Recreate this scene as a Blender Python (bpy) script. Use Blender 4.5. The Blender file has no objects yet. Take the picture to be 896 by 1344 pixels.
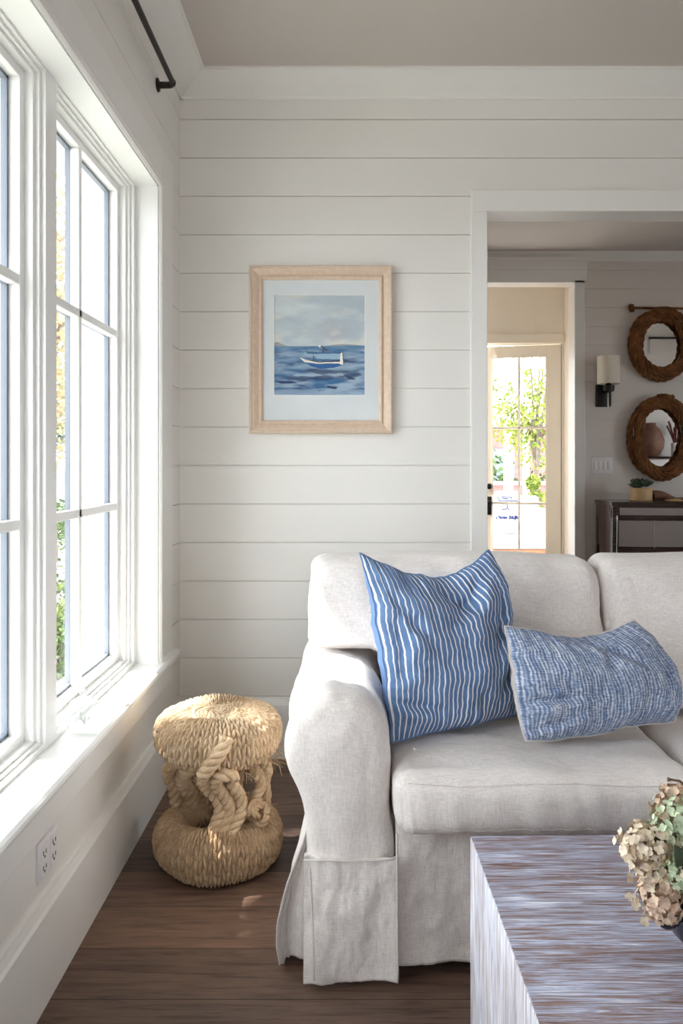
import bpy, bmesh, math, random
import numpy as np
from mathutils import Vector, Matrix, noise
from mathutils.bvhtree import BVHTree
random.seed(7); np.random.seed(7)
PI = math.pi
SC = bpy.context.scene
COL = SC.collection
F, CX, CY, EYE = 1023.0, 457.0, 608.0, 1.17

def at(px, py, Y):
    """point at depth Y seen at photo position (px,py)"""
    return np.array([(px-CX)/F*Y, Y, EYE-(py-CY)/F*Y])

def lin(c):
    return tuple(((v/255.0)/12.92 if v/255.0 <= 0.04045 else ((v/255.0+0.055)/1.055)**2.4) for v in c)

# ------------------------------------------------------------------ materials
def new_mat(name):
    m = bpy.data.materials.new(name); m.use_nodes = True
    nt = m.node_tree
    return m, nt, nt.nodes['Principled BSDF']

def plain(name, rgb, rough=0.5, metal=0.0, bump=0.0, bscale=60.0, vary=0.0, vscale=8.0, spec=0.5, stretch=(1,1,1), sub=0.0, sheen=0.0, coat=0.0):
    m, nt, b = new_mat(name)
    b.inputs['Base Color'].default_value = (*rgb, 1)
    b.inputs['Roughness'].default_value = rough
    b.inputs['Metallic'].default_value = metal
    b.inputs['Specular IOR Level'].default_value = spec
    if sheen: b.inputs['Sheen Weight'].default_value = sheen
    if coat:
        b.inputs['Coat Weight'].default_value = coat; b.inputs['Coat Roughness'].default_value = 0.08
    if bump or vary:
        tc = nt.nodes.new('ShaderNodeTexCoord'); mp = nt.nodes.new('ShaderNodeMapping')
        mp.inputs['Scale'].default_value = stretch
        nt.links.new(tc.outputs['Object'], mp.inputs['Vector'])
    if bump:
        n = nt.nodes.new('ShaderNodeTexNoise'); n.inputs['Scale'].default_value = bscale; n.inputs['Detail'].default_value = 4
        nt.links.new(mp.outputs['Vector'], n.inputs['Vector'])
        bp = nt.nodes.new('ShaderNodeBump'); bp.inputs['Strength'].default_value = bump; bp.inputs['Distance'].default_value = 0.004
        nt.links.new(n.outputs['Fac'], bp.inputs['Height']); nt.links.new(bp.outputs['Normal'], b.inputs['Normal'])
    if vary:
        n = nt.nodes.new('ShaderNodeTexNoise'); n.inputs['Scale'].default_value = vscale; n.inputs['Detail'].default_value = 5
        nt.links.new(mp.outputs['Vector'], n.inputs['Vector'])
        r = nt.nodes.new('ShaderNodeValToRGB')
        r.color_ramp.elements[0].position = 0.3; r.color_ramp.elements[1].position = 0.7
        r.color_ramp.elements[0].color = (*[max(0, c*(1-vary)) for c in rgb], 1)
        r.color_ramp.elements[1].color = (*[min(1, c*(1+vary)) for c in rgb], 1)
        nt.links.new(n.outputs['Fac'], r.inputs['Fac']); nt.links.new(r.outputs['Color'], b.inputs['Base Color'])
    return m

def ramp(nt, stops):
    r = nt.nodes.new('ShaderNodeValToRGB')
    e = r.color_ramp.elements
    while len(e) < len(stops): e.new(0.5)
    for i, (p, c) in enumerate(stops):
        e[i].position = p; e[i].color = (*c, 1)
    return r

def mapped_noise(nt, scale, s=(1,1,1), detail=5, coord='Object', rough=0.55, dist=0.0):
    tc = nt.nodes.new('ShaderNodeTexCoord'); mp = nt.nodes.new('ShaderNodeMapping')
    mp.inputs['Scale'].default_value = s
    nt.links.new(tc.outputs[coord], mp.inputs['Vector'])
    n = nt.nodes.new('ShaderNodeTexNoise'); n.inputs['Scale'].default_value = scale
    n.inputs['Detail'].default_value = detail; n.inputs['Roughness'].default_value = rough; n.inputs['Distortion'].default_value = dist
    nt.links.new(mp.outputs['Vector'], n.inputs['Vector'])
    return n

def math_node(nt, op, a, b=None):
    n = nt.nodes.new('ShaderNodeMath'); n.operation = op
    for i, v in enumerate((a, b)):
        if v is None: continue
        if isinstance(v, (int, float)): n.inputs[i].default_value = v
        else: nt.links.new(v, n.inputs[i])
    return n.outputs[0]

def mixcol(nt, fac, a, b, mode='MIX'):
    n = nt.nodes.new('ShaderNodeMix'); n.data_type = 'RGBA'; n.blend_type = mode
    for sock, v in ((n.inputs[0], fac), (n.inputs[6], a), (n.inputs[7], b)):
        if isinstance(v, (int, float)): sock.default_value = v
        elif isinstance(v, tuple): sock.default_value = (*v, 1)
        else: nt.links.new(v, sock)
    return n.outputs[2]

def wood_floor():
    m, nt, b = new_mat('oak planks')
    tc = nt.nodes.new('ShaderNodeTexCoord')
    br = nt.nodes.new('ShaderNodeTexBrick')
    br.inputs['Scale'].default_value = 1.0
    br.inputs['Brick Width'].default_value = 1.75; br.inputs['Row Height'].default_value = 0.178
    br.inputs['Mortar Size'].default_value = 0.0016; br.inputs['Mortar Smooth'].default_value = 0.3
    br.offset = 0.37; br.offset_frequency = 3
    br.inputs['Color1'].default_value = (*lin((122, 98, 84)), 1); br.inputs['Color2'].default_value = (*lin((90, 74, 67)), 1)
    br.inputs['Mortar'].default_value = (*lin((46, 34, 28)), 1)
    mp = nt.nodes.new('ShaderNodeMapping'); mp.inputs['Location'].default_value = (0.72, 0.079, 0)
    nt.links.new(tc.outputs['Object'], mp.inputs['Vector']); nt.links.new(mp.outputs['Vector'], br.inputs['Vector'])
    g1 = mapped_noise(nt, 9, (0.55, 6, 6), 8, rough=0.65, dist=0.6)
    g2 = mapped_noise(nt, 60, (0.25, 7, 7), 4)
    g3 = mapped_noise(nt, 2.2, (0.6, 1.6, 1), 3)
    r1 = ramp(nt, [(0.3, (0.40, 0.37, 0.36)), (0.47, (0.96, 0.95, 0.94)), (0.72, (1.35, 1.30, 1.26))])
    r2 = ramp(nt, [(0.3, (0.82, 0.81, 0.8)), (0.65, (1.08, 1.08, 1.08))])
    r3 = ramp(nt, [(0.3, (0.82, 0.83, 0.86)), (0.7, (1.14, 1.1, 1.06))])
    nt.links.new(g1.outputs['Fac'], r1.inputs['Fac']); nt.links.new(g2.outputs['Fac'], r2.inputs['Fac']); nt.links.new(g3.outputs['Fac'], r3.inputs['Fac'])
    c = mixcol(nt, 1.0, br.outputs['Color'], r1.outputs['Color'], 'MULTIPLY')
    c = mixcol(nt, 1.0, c, r2.outputs['Color'], 'MULTIPLY')
    c = mixcol(nt, 1.0, c, r3.outputs['Color'], 'MULTIPLY')
    nt.links.new(c, b.inputs['Base Color'])
    b.inputs['Roughness'].default_value = 0.48; b.inputs['Specular IOR Level'].default_value = 0.35
    h = math_node(nt, 'ADD', math_node(nt, 'MULTIPLY', g2.outputs['Fac'], 0.25), math_node(nt, 'MULTIPLY', br.outputs['Fac'], -1.0))
    bp = nt.nodes.new('ShaderNodeBump'); bp.inputs['Strength'].default_value = 0.35; bp.inputs['Distance'].default_value = 0.003
    nt.links.new(h, bp.inputs['Height']); nt.links.new(bp.outputs['Normal'], b.inputs['Normal'])
    return m

def washed_wood(name, s_long):
    """whitewashed brushed timber, grain running along the axis with small scale"""
    m, nt, b = new_mat(name)
    s = tuple(0.06 if a else 1.0 for a in s_long)
    n1 = mapped_noise(nt, 105, s, 6, rough=0.7, dist=1.4)
    n2 = mapped_noise(nt, 340, tuple(v*0.6 if v < 1 else 1.0 for v in s), 3)
    n3 = mapped_noise(nt, 13, tuple(v*3 if v < 1 else 1.0 for v in s), 4, dist=1.0)
    k = math_node(nt, 'ADD', math_node(nt, 'MULTIPLY', n1.outputs['Fac'], 0.62), math_node(nt, 'MULTIPLY', n2.outputs['Fac'], 0.38))
    r = ramp(nt, [(0.35, lin((100, 74, 66))), (0.45, lin((146, 122, 114))), (0.51, lin((160, 162, 182))), (0.57, lin((194, 198, 216))), (0.66, lin((242, 240, 240)))] if s_long[0] else [(0.34, lin((150, 118, 100))), (0.42, lin((186, 176, 180))), (0.48, lin((208, 212, 226))), (0.56, lin((240, 240, 242))), (0.66, lin((250, 249, 247)))])
    nt.links.new(k, r.inputs['Fac'])
    r3 = ramp(nt, [(0.38, (0.72, 0.66, 0.64)), (0.6, (1.0, 1.0, 1.02))])
    nt.links.new(n3.outputs['Fac'], r3.inputs['Fac'])
    c = mixcol(nt, 1.0, r.outputs['Color'], r3.outputs['Color'], 'MULTIPLY')
    nt.links.new(c, b.inputs['Base Color']); b.inputs['Roughness'].default_value = 0.55
    bp = nt.nodes.new('ShaderNodeBump'); bp.inputs['Strength'].default_value = 0.7; bp.inputs['Distance'].default_value = 0.004
    nt.links.new(k, bp.inputs['Height']); nt.links.new(bp.outputs['Normal'], b.inputs['Normal'])
    return m

def linen(name, rgb):
    m, nt, b = new_mat(name)
    a = mapped_noise(nt, 330, (1, 1, 0.12), 2); c = mapped_noise(nt, 330, (0.12, 1, 1), 2)
    k = math_node(nt, 'ADD', a.outputs['Fac'], c.outputs['Fac'])
    r = ramp(nt, [(0.36, tuple(v*0.86 for v in rgb)), (0.62, tuple(min(1, v*1.06) for v in rgb))])
    nt.links.new(math_node(nt, 'MULTIPLY', k, 0.5), r.inputs['Fac'])
    nt.links.new(r.outputs['Color'], b.inputs['Base Color'])
    w = mapped_noise(nt, 14, (1, 1, 0.7), 5, rough=0.55, dist=0.5)
    bp = nt.nodes.new('ShaderNodeBump'); bp.inputs['Strength'].default_value = 0.35; bp.inputs['Distance'].default_value = 0.001
    nt.links.new(k, bp.inputs['Height'])
    bp2 = nt.nodes.new('ShaderNodeBump'); bp2.inputs['Strength'].default_value = 0.28; bp2.inputs['Distance'].default_value = 0.02
    nt.links.new(w.outputs['Fac'], bp2.inputs['Height']); nt.links.new(bp.outputs['Normal'], bp2.inputs['Normal'])
    nt.links.new(bp2.outputs['Normal'], b.inputs['Normal'])
    b.inputs['Roughness'].default_value = 0.9; b.inputs['Specular IOR Level'].default_value = 0.15
    b.inputs['Sheen Weight'].default_value = 0.15
    return m

def striped(name):
    m, nt, b = new_mat(name)
    uv = nt.nodes.new('ShaderNodeUVMap'); sp = nt.nodes.new('ShaderNodeSeparateXYZ')
    nt.links.new(uv.outputs['UV'], sp.inputs['Vector'])
    wob = mapped_noise(nt, 9, (1, 1, 1), 2)
    u = math_node(nt, 'ADD', math_node(nt, 'MULTIPLY', sp.outputs['X'], 29.0), math_node(nt, 'MULTIPLY', wob.outputs['Fac'], 0.5))
    fr = math_node(nt, 'FRACT', u)
    d = math_node(nt, 'ABSOLUTE', math_node(nt, 'SUBTRACT', fr, 0.5))
    fz = mapped_noise(nt, 420, (1, 1, 1), 2)
    d = math_node(nt, 'ADD', d, math_node(nt, 'MULTIPLY', math_node(nt, 'SUBTRACT', fz.outputs['Fac'], 0.5), 0.10))
    r = ramp(nt, [(0.085, lin((236, 236, 238))), (0.14, lin((100, 128, 168)))])
    nt.links.new(d, r.inputs['Fac'])
    v = mapped_noise(nt, 26, (1, 1, 1), 4)
    rv = ramp(nt, [(0.3, (0.82, 0.84, 0.86)), (0.7, (1.1, 1.08, 1.06))]); nt.links.new(v.outputs['Fac'], rv.inputs['Fac'])
    nt.links.new(mixcol(nt, 1.0, r.outputs['Color'], rv.outputs['Color'], 'MULTIPLY'), b.inputs['Base Color'])
    b.inputs['Roughness'].default_value = 0.9; b.inputs['Specular IOR Level'].default_value = 0.1
    bp = nt.nodes.new('ShaderNodeBump'); bp.inputs['Strength'].default_value = 0.4; bp.inputs['Distance'].default_value = 0.002
    nt.links.new(fz.outputs['Fac'], bp.inputs['Height']); nt.links.new(bp.outputs['Normal'], b.inputs['Normal'])
    return m

def crinkle(name):
    m, nt, b = new_mat(name)
    uv = nt.nodes.new('ShaderNodeUVMap'); mp = nt.nodes.new('ShaderNodeMapping'); mp.inputs['Scale'].default_value = (1, 0.09, 1)
    nt.links.new(uv.outputs['UV'], mp.inputs['Vector'])
    n = nt.nodes.new('ShaderNodeTexNoise'); n.inputs['Scale'].default_value = 62; n.inputs['Detail'].default_value = 2; n.inputs['Distortion'].default_value = 0.15
    nt.links.new(mp.outputs['Vector'], n.inputs['Vector'])
    mp2 = nt.nodes.new('ShaderNodeMapping'); mp2.inputs['Scale'].default_value = (0.35, 1.1, 1)
    nt.links.new(uv.outputs['UV'], mp2.inputs['Vector'])
    n2 = nt.nodes.new('ShaderNodeTexNoise'); n2.inputs['Scale'].default_value = 80; n2.inputs['Detail'].default_value = 3
    nt.links.new(mp2.outputs['Vector'], n2.inputs['Vector'])
    n3 = mapped_noise(nt, 12, (1, 1, 1), 3)
    sp = nt.nodes.new('ShaderNodeSeparateXYZ'); nt.links.new(uv.outputs['UV'], sp.inputs['Vector'])
    ph = math_node(nt, 'ADD', math_node(nt, 'MULTIPLY', sp.outputs['X'], 2*PI*52), math_node(nt, 'MULTIPLY', n3.outputs['Fac'], 14.0))
    wv = math_node(nt, 'SINE', ph)
    k = math_node(nt, 'ADD', math_node(nt, 'MULTIPLY', n.outputs['Fac'], 0.45), math_node(nt, 'MULTIPLY', n2.outputs['Fac'], 0.55))
    k = math_node(nt, 'ADD', k, math_node(nt, 'MULTIPLY', wv, 0.085))
    r = ramp(nt, [(0.38, lin((98, 116, 150))), (0.5, lin((140, 156, 184))), (0.64, lin((212, 217, 226)))])
    nt.links.new(k, r.inputs['Fac']); nt.links.new(r.outputs['Color'], b.inputs['Base Color'])
    b.inputs['Roughness'].default_value = 0.92; b.inputs['Specular IOR Level'].default_value = 0.1
    bp = nt.nodes.new('ShaderNodeBump'); bp.inputs['Strength'].default_value = 0.8; bp.inputs['Distance'].default_value = 0.004
    nt.links.new(k, bp.inputs['Height']); nt.links.new(bp.outputs['Normal'], b.inputs['Normal'])
    return m

def jute(name, a, c, bstr=0.6):
    m, nt, b = new_mat(name)
    n = mapped_noise(nt, 240, (1, 1, 1), 3); n2 = mapped_noise(nt, 16, (1, 1, 1), 3)
    k = math_node(nt, 'ADD', math_node(nt, 'MULTIPLY', n.outputs['Fac'], 0.4), math_node(nt, 'MULTIPLY', n2.outputs['Fac'], 0.6))
    r = ramp(nt, [(0.28, a), (0.66, c)])
    nt.links.new(k, r.inputs['Fac']); nt.links.new(r.outputs['Color'], b.inputs['Base Color'])
    b.inputs['Roughness'].default_value = 0.9; b.inputs['Specular IOR Level'].default_value = 0.15
    bp = nt.nodes.new('ShaderNodeBump'); bp.inputs['Strength'].default_value = bstr; bp.inputs['Distance'].default_value = 0.002
    nt.links.new(n.outputs['Fac'], bp.inputs['Height']); nt.links.new(bp.outputs['Normal'], b.inputs['Normal'])
    return m

def glass(name, tint=(0.97, 0.985, 0.98), refl=0.06):
    m = bpy.data.materials.new(name); m.use_nodes = True; nt = m.node_tree; nt.nodes.clear()
    o = nt.nodes.new('ShaderNodeOutputMaterial'); t = nt.nodes.new('ShaderNodeBsdfTransparent'); g = nt.nodes.new('ShaderNodeBsdfGlossy')
    t.inputs['Color'].default_value = (*tint, 1); g.inputs['Roughness'].default_value = 0.02
    f = nt.nodes.new('ShaderNodeLayerWeight'); f.inputs['Blend'].default_value = 0.5
    k = math_node(nt, 'ADD', math_node(nt, 'MULTIPLY', math_node(nt, 'POWER', f.outputs['Facing'], 5.0), refl*6), refl*0.35)
    mx = nt.nodes.new('ShaderNodeMixShader')
    nt.links.new(k, mx.inputs[0]); nt.links.new(t.outputs[0], mx.inputs[1]); nt.links.new(g.outputs[0], mx.inputs[2])
    nt.links.new(mx.outputs[0], o.inputs[0])
    return m

def vcol_mat(name, rough=0.7):
    m, nt, b = new_mat(name)
    a = nt.nodes.new('ShaderNodeAttribute'); a.attribute_name = 'paint'
    nt.links.new(a.outputs['Color'], b.inputs['Base Color']); b.inputs['Roughness'].default_value = rough
    return m

WHITE = plain('white paint', lin((238, 236, 231)), 0.42)
TRIM = plain('white trim paint', lin((241, 240, 236)), 0.35)
WINP = plain('window white paint', lin((243, 243, 241)), 0.35)
SPACER = plain('grey glazing spacer', lin((116, 122, 136)), 0.5)
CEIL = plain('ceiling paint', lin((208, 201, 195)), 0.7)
CREAM = plain('cream paint', lin((240, 232, 218)), 0.5)
GREIGE = plain('greige paint', lin((176, 168, 160)), 0.6)
HALLW = plain('hall white paint', lin((226, 220, 213)), 0.5)
FLOOR = wood_floor()
GLASS = glass('window glass')
LINEN = linen('oatmeal white linen', lin((230, 223, 218)))
LINEN_D = linen('linen piping', lin((216, 209, 204)))
STRIPE = striped('blue ticking stripe')
BLUE_PLAIN = plain('plain blue cotton', lin((104, 134, 178)), 0.9, bump=0.3, bscale=300)
CRINK = crinkle('blue crinkle gauze')
JUTE = jute('jute rope', lin((146, 116, 86)), lin((206, 180, 148)), 0.25)
JUTE_S = jute('pale jute rope', lin((164, 136, 106)), lin((220, 198, 168)), 0.25)
JUTE_L = jute('twisted jute rope', lin((166, 136, 104)), lin((222, 198, 166)), 0.3)
BROWNROPE = jute('brown rope', lin((62, 40, 26)), lin((146, 100, 62)), 0.3)
BRONZE = plain('dark bronze metal', lin((34, 27, 24)), 0.42, metal=0.3)
BLACK = plain('black metal', lin((26, 24, 24)), 0.4, metal=0.4)
TABLE_X = washed_wood('washed timber top', (1, 0, 0))
TABLE_Z = washed_wood('washed timber lit side', (0, 0, 1))  # paler ramp than the top: window light put into the side colour
NAVY = plain('navy glaze', lin((22, 26, 44)), 0.15, coat=0.6)
MIRROR = plain('mirror silver', (0.86, 0.86, 0.86), 0.02, metal=1.0)
DARKWOOD = plain('dark mahogany', lin((56, 34, 30)), 0.22, vary=0.35, vscale=6, stretch=(0.3, 4, 4), coat=0.5)
CHROME = plain('polished steel', (0.75, 0.75, 0.76), 0.15, metal=1.0)
DRAWERM = plain('brushed pewter', lin((176, 170, 168)), 0.28, metal=0.75)
SHADE = plain('cream linen shade', lin((238, 230, 214)), 0.8, bump=0.2, bscale=250)
PLATE = plain('white plastic', lin((236, 233, 234)), 0.35)
SLOT = plain('dark slot', lin((70, 64, 62)), 0.6)
FRAMEW = plain('whitewashed oak frame', lin((222, 200, 178)), 0.5, vary=0.07, vscale=60, stretch=(1, 1, 1), bump=0.25, bscale=90)
MATB = plain('pale blue mat board', lin((218, 224, 226)), 0.8, vary=0.03, vscale=7)
LIGHTWOOD = plain('pale bamboo wood', lin((206, 172, 126)), 0.5, vary=0.1, vscale=12, stretch=(1, 1, 6))
DRIFT = plain('brown driftwood', lin((120, 84, 66)), 0.6, vary=0.3, vscale=10, stretch=(1, 4, 4))
SUCC = plain('succulent green', lin((70, 92, 66)), 0.5, vary=0.3, vscale=30)
LEAFD = plain('dark green leaf', lin((48, 62, 36)), 0.5, vary=0.25, vscale=40)

# ------------------------------------------------------------------ mesh builder
class MB:
    def __init__(s): s.v = []; s.f = []; s.n = 0
    def add(s, verts, faces):
        verts = np.asarray(verts, float).reshape(-1, 3)
        o = s.n; s.v.append(verts); s.n += len(verts)
        s.f.extend([tuple(i+o for i in f) for f in faces]); return s
    def box(s, x0, x1, y0, y1, z0, z1, bev=0.0, seg=2):
        bm = bmesh.new(); bmesh.ops.create_cube(bm, size=1)
        for v in bm.verts:
            v.co = Vector(((x0+x1)/2+v.co.x*(x1-x0), (y0+y1)/2+v.co.y*(y1-y0), (z0+z1)/2+v.co.z*(z1-z0)))
        if bev: bmesh.ops.bevel(bm, geom=bm.edges[:], offset=bev, segments=seg, profile=0.5, affect='EDGES')
        bm.verts.index_update()
        s.add([v.co[:] for v in bm.verts], [[v.index for v in f.verts] for f in bm.faces]); bm.free(); return s
    def grid(s, A, cu=False, cv=False, flip=False):
        A = np.asarray(A, float); nu, nv = A.shape[:2]
        fs = []
        for i in range(nu if cu else nu-1):
            i2 = (i+1) % nu
            for j in range(nv if cv else nv-1):
                j2 = (j+1) % nv
                q = (i*nv+j, i2*nv+j, i2*nv+j2, i*nv+j2)
                fs.append(q[::-1] if flip else q)
        return s.add(A.reshape(-1, 3), fs)
    def frames(s, P, closed=False):
        P = np.asarray(P, float)
        T = (np.roll(P, -1, 0)-np.roll(P, 1, 0)) if closed else np.gradient(P, axis=0)
        T /= np.linalg.norm(T, axis=1)[:, None]+1e-12
        a = np.array([0, 0, 1.0]) if abs(T[0][2]) < 0.9 else np.array([1.0, 0, 0])
        N = np.zeros_like(P); n = a-T[0]*a.dot(T[0]); N[0] = n/np.linalg.norm(n)
        for i in range(1, len(P)):
            n = N[i-1]-T[i]*N[i-1].dot(T[i]); N[i] = n/(np.linalg.norm(n)+1e-12)
        return P, T, N, np.cross(T, N)
    def tube(s, P, r, n=10, closed=False, caps=True):
        P, T, N, B = s.frames(P, closed)
        r = np.broadcast_to(np.asarray(r, float), (len(P),))
        a = np.linspace(0, 2*PI, n, endpoint=False)
        A = P[:, None]+r[:, None, None]*(N[:, None]*np.cos(a)[None, :, None]+B[:, None]*np.sin(a)[None, :, None])
        o = s.n; s.grid(A, closed, True, True)
        if not closed and caps:
            s.f.append(tuple(o+i for i in range(n))); s.f.append(tuple(o+(len(P)-1)*n+i for i in range(n))[::-1])
        return s
    def rope(s, P, R, strands=3, pitch=0.06, n=7, closed=False, rs=0.56, ro=0.5, phase=0.0):
        P, T, N, B = s.frames(P, closed)
        d = np.concatenate([[0], np.cumsum(np.linalg.norm(np.diff(P, axis=0), axis=1))])
        L = d[-1]
        if closed:
            L += np.linalg.norm(P[0]-P[-1]); turns = max(1, round(L/pitch)); ang = d/L*turns*2*PI
            # close parallel-transport twist
        else: ang = d/pitch*2*PI
        R = np.broadcast_to(np.asarray(R, float), (len(P),))
        for k in range(strands):
            th = ang+2*PI*k/strands+phase
            C = P+(R*ro)[:, None]*(N*np.cos(th)[:, None]+B*np.sin(th)[:, None])
            s.tube(C, R*rs, n, closed)
        return s
    def lathe(s, prof, c, n=40, axis='z', cap=True):
        prof = np.asarray(prof, float); a = np.linspace(0, 2*PI, n, endpoint=False)
        A = np.zeros((len(prof), n, 3))
        A[..., 0] = prof[:, 0][:, None]*np.cos(a); A[..., 1] = prof[:, 0][:, None]*np.sin(a); A[..., 2] = prof[:, 1][:, None]
        if axis == 'y': A = A[..., [0, 2, 1]]; A[..., 1] *= -1
        if axis == 'x': A = A[..., [2, 0, 1]]
        A = A+np.asarray(c)
        o = s.n; s.grid(A, False, True, True)
        if cap:
            s.f.append(tuple(o+i for i in range(n))); s.f.append(tuple(o+(len(prof)-1)*n+i for i in range(n))[::-1])
        return s
    def prism(s, poly, axis, a, b):
        """polygon in the two other axes (x: (y,z), y: (x,z), z: (x,y)) extruded from a to b"""
        n = len(poly)
        def p3(q, w): return {'x': (w, q[0], q[1]), 'y': (q[0], w, q[1]), 'z': (q[0], q[1], w)}[axis]
        V = [p3(q, a) for q in poly]+[p3(q, b) for q in poly]
        fs = [tuple(range(n))[::-1], tuple(range(n, 2*n))]+[(i, (i+1) % n, n+(i+1) % n, n+i) for i in range(n)]
        return s.add(V, fs)
    def build(s, name, mat, parent=None, smooth=False, angle=None, uv=None):
        me = bpy.data.meshes.new(name)
        V = np.concatenate(s.v) if s.v else np.zeros((0, 3))
        me.from_pydata(V.tolist(), [], s.f); me.update()
        bm = bmesh.new(); bm.from_mesh(me); bmesh.ops.recalc_face_normals(bm, faces=bm.faces[:]); bm.to_mesh(me); bm.free()
        me.materials.append(mat)
        if smooth: me.polygons.foreach_set('use_smooth', [True]*len(me.polygons))
        if smooth and angle:
            me.set_sharp_from_angle(angle=math.radians(angle))
        o = bpy.data.objects.new(name, me); COL.objects.link(o)
        if parent is not None: adopt(o, parent)
        return o

def adopt(o, parent):
    o.parent = parent
    w = parent.matrix_world if parent.parent is None and parent.type != 'EMPTY' else None
    loc = Vector((0, 0, 0)); p = parent
    while p is not None:
        loc = loc+p.location; p = p.parent if p.type == 'EMPTY' else None
    o.matrix_parent_inverse = Matrix.Translation(-loc) if parent.type == 'EMPTY' else Matrix.Identity(4)
    return o

def thing(name, label, cat, loc, group=None):
    o = bpy.data.objects.new(name, None); COL.objects.link(o)
    o.location = loc; o.empty_display_size = 0.1
    return tag(o, label, cat, group)
def tag(o, label, cat, group=None):
    o['label'] = label; o['category'] = cat
    if group: o['group'] = group
    return o
def struct(o): o['kind'] = 'structure'; return o
def S(mb, name, mat, smooth=False): return struct(mb.build(name, mat, None, smooth))
def box(name, mat, b, parent=None, bev=0.0): return MB().box(*b, bev).build(name, mat, parent, bool(bev), 40)
def dup(root, delta, label=None):
    r = root.copy(); COL.objects.link(r); r.location = Vector(root.location)+Vector(delta)
    if label: r['label'] = label
    for ch in list(root.children):
        c = ch.copy(); COL.objects.link(c); c.parent = r
        for g in list(ch.children):
            d = g.copy(); COL.objects.link(d); d.parent = c
    return r

def vnoise(P, scale, seed=0.0, octs=1):
    out = np.zeros(len(P))
    for i, p in enumerate(P):
        v = Vector((p[0]*scale[0]+seed, p[1]*scale[1]+seed*1.7, p[2]*scale[2]-seed))
        out[i] = noise.noise(v) if octs == 1 else noise.fractal(v, 1.0, 2.0, octs)
    return out

def smoothstep(a, b, x):
    t = np.clip((x-a)/(b-a), 0, 1); return t*t*(3-2*t)

def spline(pts, n):
    """Catmull-Rom through points, n samples uniform in parameter"""
    P = np.asarray(pts, float); m = len(P)
    Q = np.vstack([2*P[0]-P[1], P, 2*P[-1]-P[-2]])
    t = np.linspace(0, m-1, n); i = np.minimum(t.astype(int), m-2); f = (t-i)[:, None]
    a, b, c, d = Q[i], Q[i+1], Q[i+2], Q[i+3]
    return 0.5*((2*b)+(-a+c)*f+(2*a-5*b+4*c-d)*f**2+(-a+3*b-3*c+d)*f**3)

def resample(P, n):
    d = np.concatenate([[0], np.cumsum(np.linalg.norm(np.diff(P, axis=0), axis=1))])
    t = np.linspace(0, d[-1], n)
    return np.stack([np.interp(t, d, P[:, k]) for k in range(P.shape[1])], 1)

# ------------------------------------------------------------------ room shell
PITCH = 0.1529
GR = [1.161+k*PITCH for k in range(-7, 10)]
def shiplap(mb, axis, a0, a1, face, back, z0, z1, grooves, gw=0.0016):
    s = 1 if back > face else -1
    pr = [(face, z0)]
    for g in grooves:
        if g-0.004 > z0 and g+0.004 < z1:
            pr += [(face, g-gw), (face+s*0.009, g-gw), (face+s*0.009, g+gw), (face, g+gw)]
    pr += [(face, z1), (back, z1), (back, z0)]
    if axis == 'x': mb.prism([(p[0], p[1]) for p in pr], 'x', a0, a1)
    else: mb.prism([(p[0], p[1]) for p in pr], 'y', a0, a1)

WL, YB, CZ = -0.67, 3.1, 2.69
OX0, OX1, OZ = 0.548, 2.55, 2.17            # cased opening
YR, XR = -2.9, 4.6
HY, HZ = 6.38, 2.89

S(MB().box(-0.95, 4.9, -3.2, 7.25, -0.2, 0.0), 'floor', FLOOR)
mb = MB()
shiplap(mb, 'x', WL, OX0, YB, YB+0.127, 0, 2.95, GR)
shiplap(mb, 'x', OX0, OX1, YB, YB+0.127, OZ, 2.95, GR)
shiplap(mb, 'x', OX1, XR, YB, YB+0.127, 0, 2.95, GR)
S(mb, 'wall_back', WHITE)
# left wall round the window bay
WY0, WY1, WZ0, WZ1 = 0.38, 2.69, 0.455, 2.13
mb = MB()
shiplap(mb, 'y', WY1, YB, WL, -0.95, 0, 2.95, GR)
shiplap(mb, 'y', WY0, WY1, WL, -0.95, WZ1, 2.95, GR)
mb.box(-0.95, WL, WY0, WY1, 0, WZ0)
shiplap(mb, 'y', -3.2, WY0, WL, -0.95, 0, 2.95, GR)
mb.box(-0.95, WL, YB, 7.25, 0, 3.0)
S(mb, 'wall_left', WHITE)
# right and rear walls; the rear wall has two tall windows, the right wall a glazed opening
mb = MB()
mb.box(XR, XR+0.2, -3.2, -1.2, 0, 3.0).box(XR, XR+0.2, 0.3, 4.0, 0, 3.0).box(XR, XR+0.2, 4.9, 7.25, 0, 3.0).box(XR, XR+0.2, 4.0, 4.9, 0, 0.6).box(XR, XR+0.2, 4.0, 4.9, 2.3, 3.0).box(XR, XR+0.2, -1.2, 0.3, 0, 0.1).box(XR, XR+0.2, -1.2, 0.3, 2.2, 3.0)
S(mb, 'wall_right', GREIGE)
mb = MB()
mb.box(-0.95, 0.0, YR-0.2, YR, 0, 3).box(3.4, XR, YR-0.2, YR, 0, 3).box(0, 3.4, YR-0.2, YR, 0, 0.5).box(0, 3.4, YR-0.2, YR, 2.35, 3)
mb.box(0.9, 3.4, YR-0.2, YR, 0.5, 2.35)
S(mb, 'wall_rear', GREIGE)
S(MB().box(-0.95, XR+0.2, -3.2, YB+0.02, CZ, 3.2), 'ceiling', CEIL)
S(MB().box(-0.95, XR+0.2, YB+0.1, 7.25, HZ, 3.2), 'ceiling_hall', CEIL)

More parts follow.
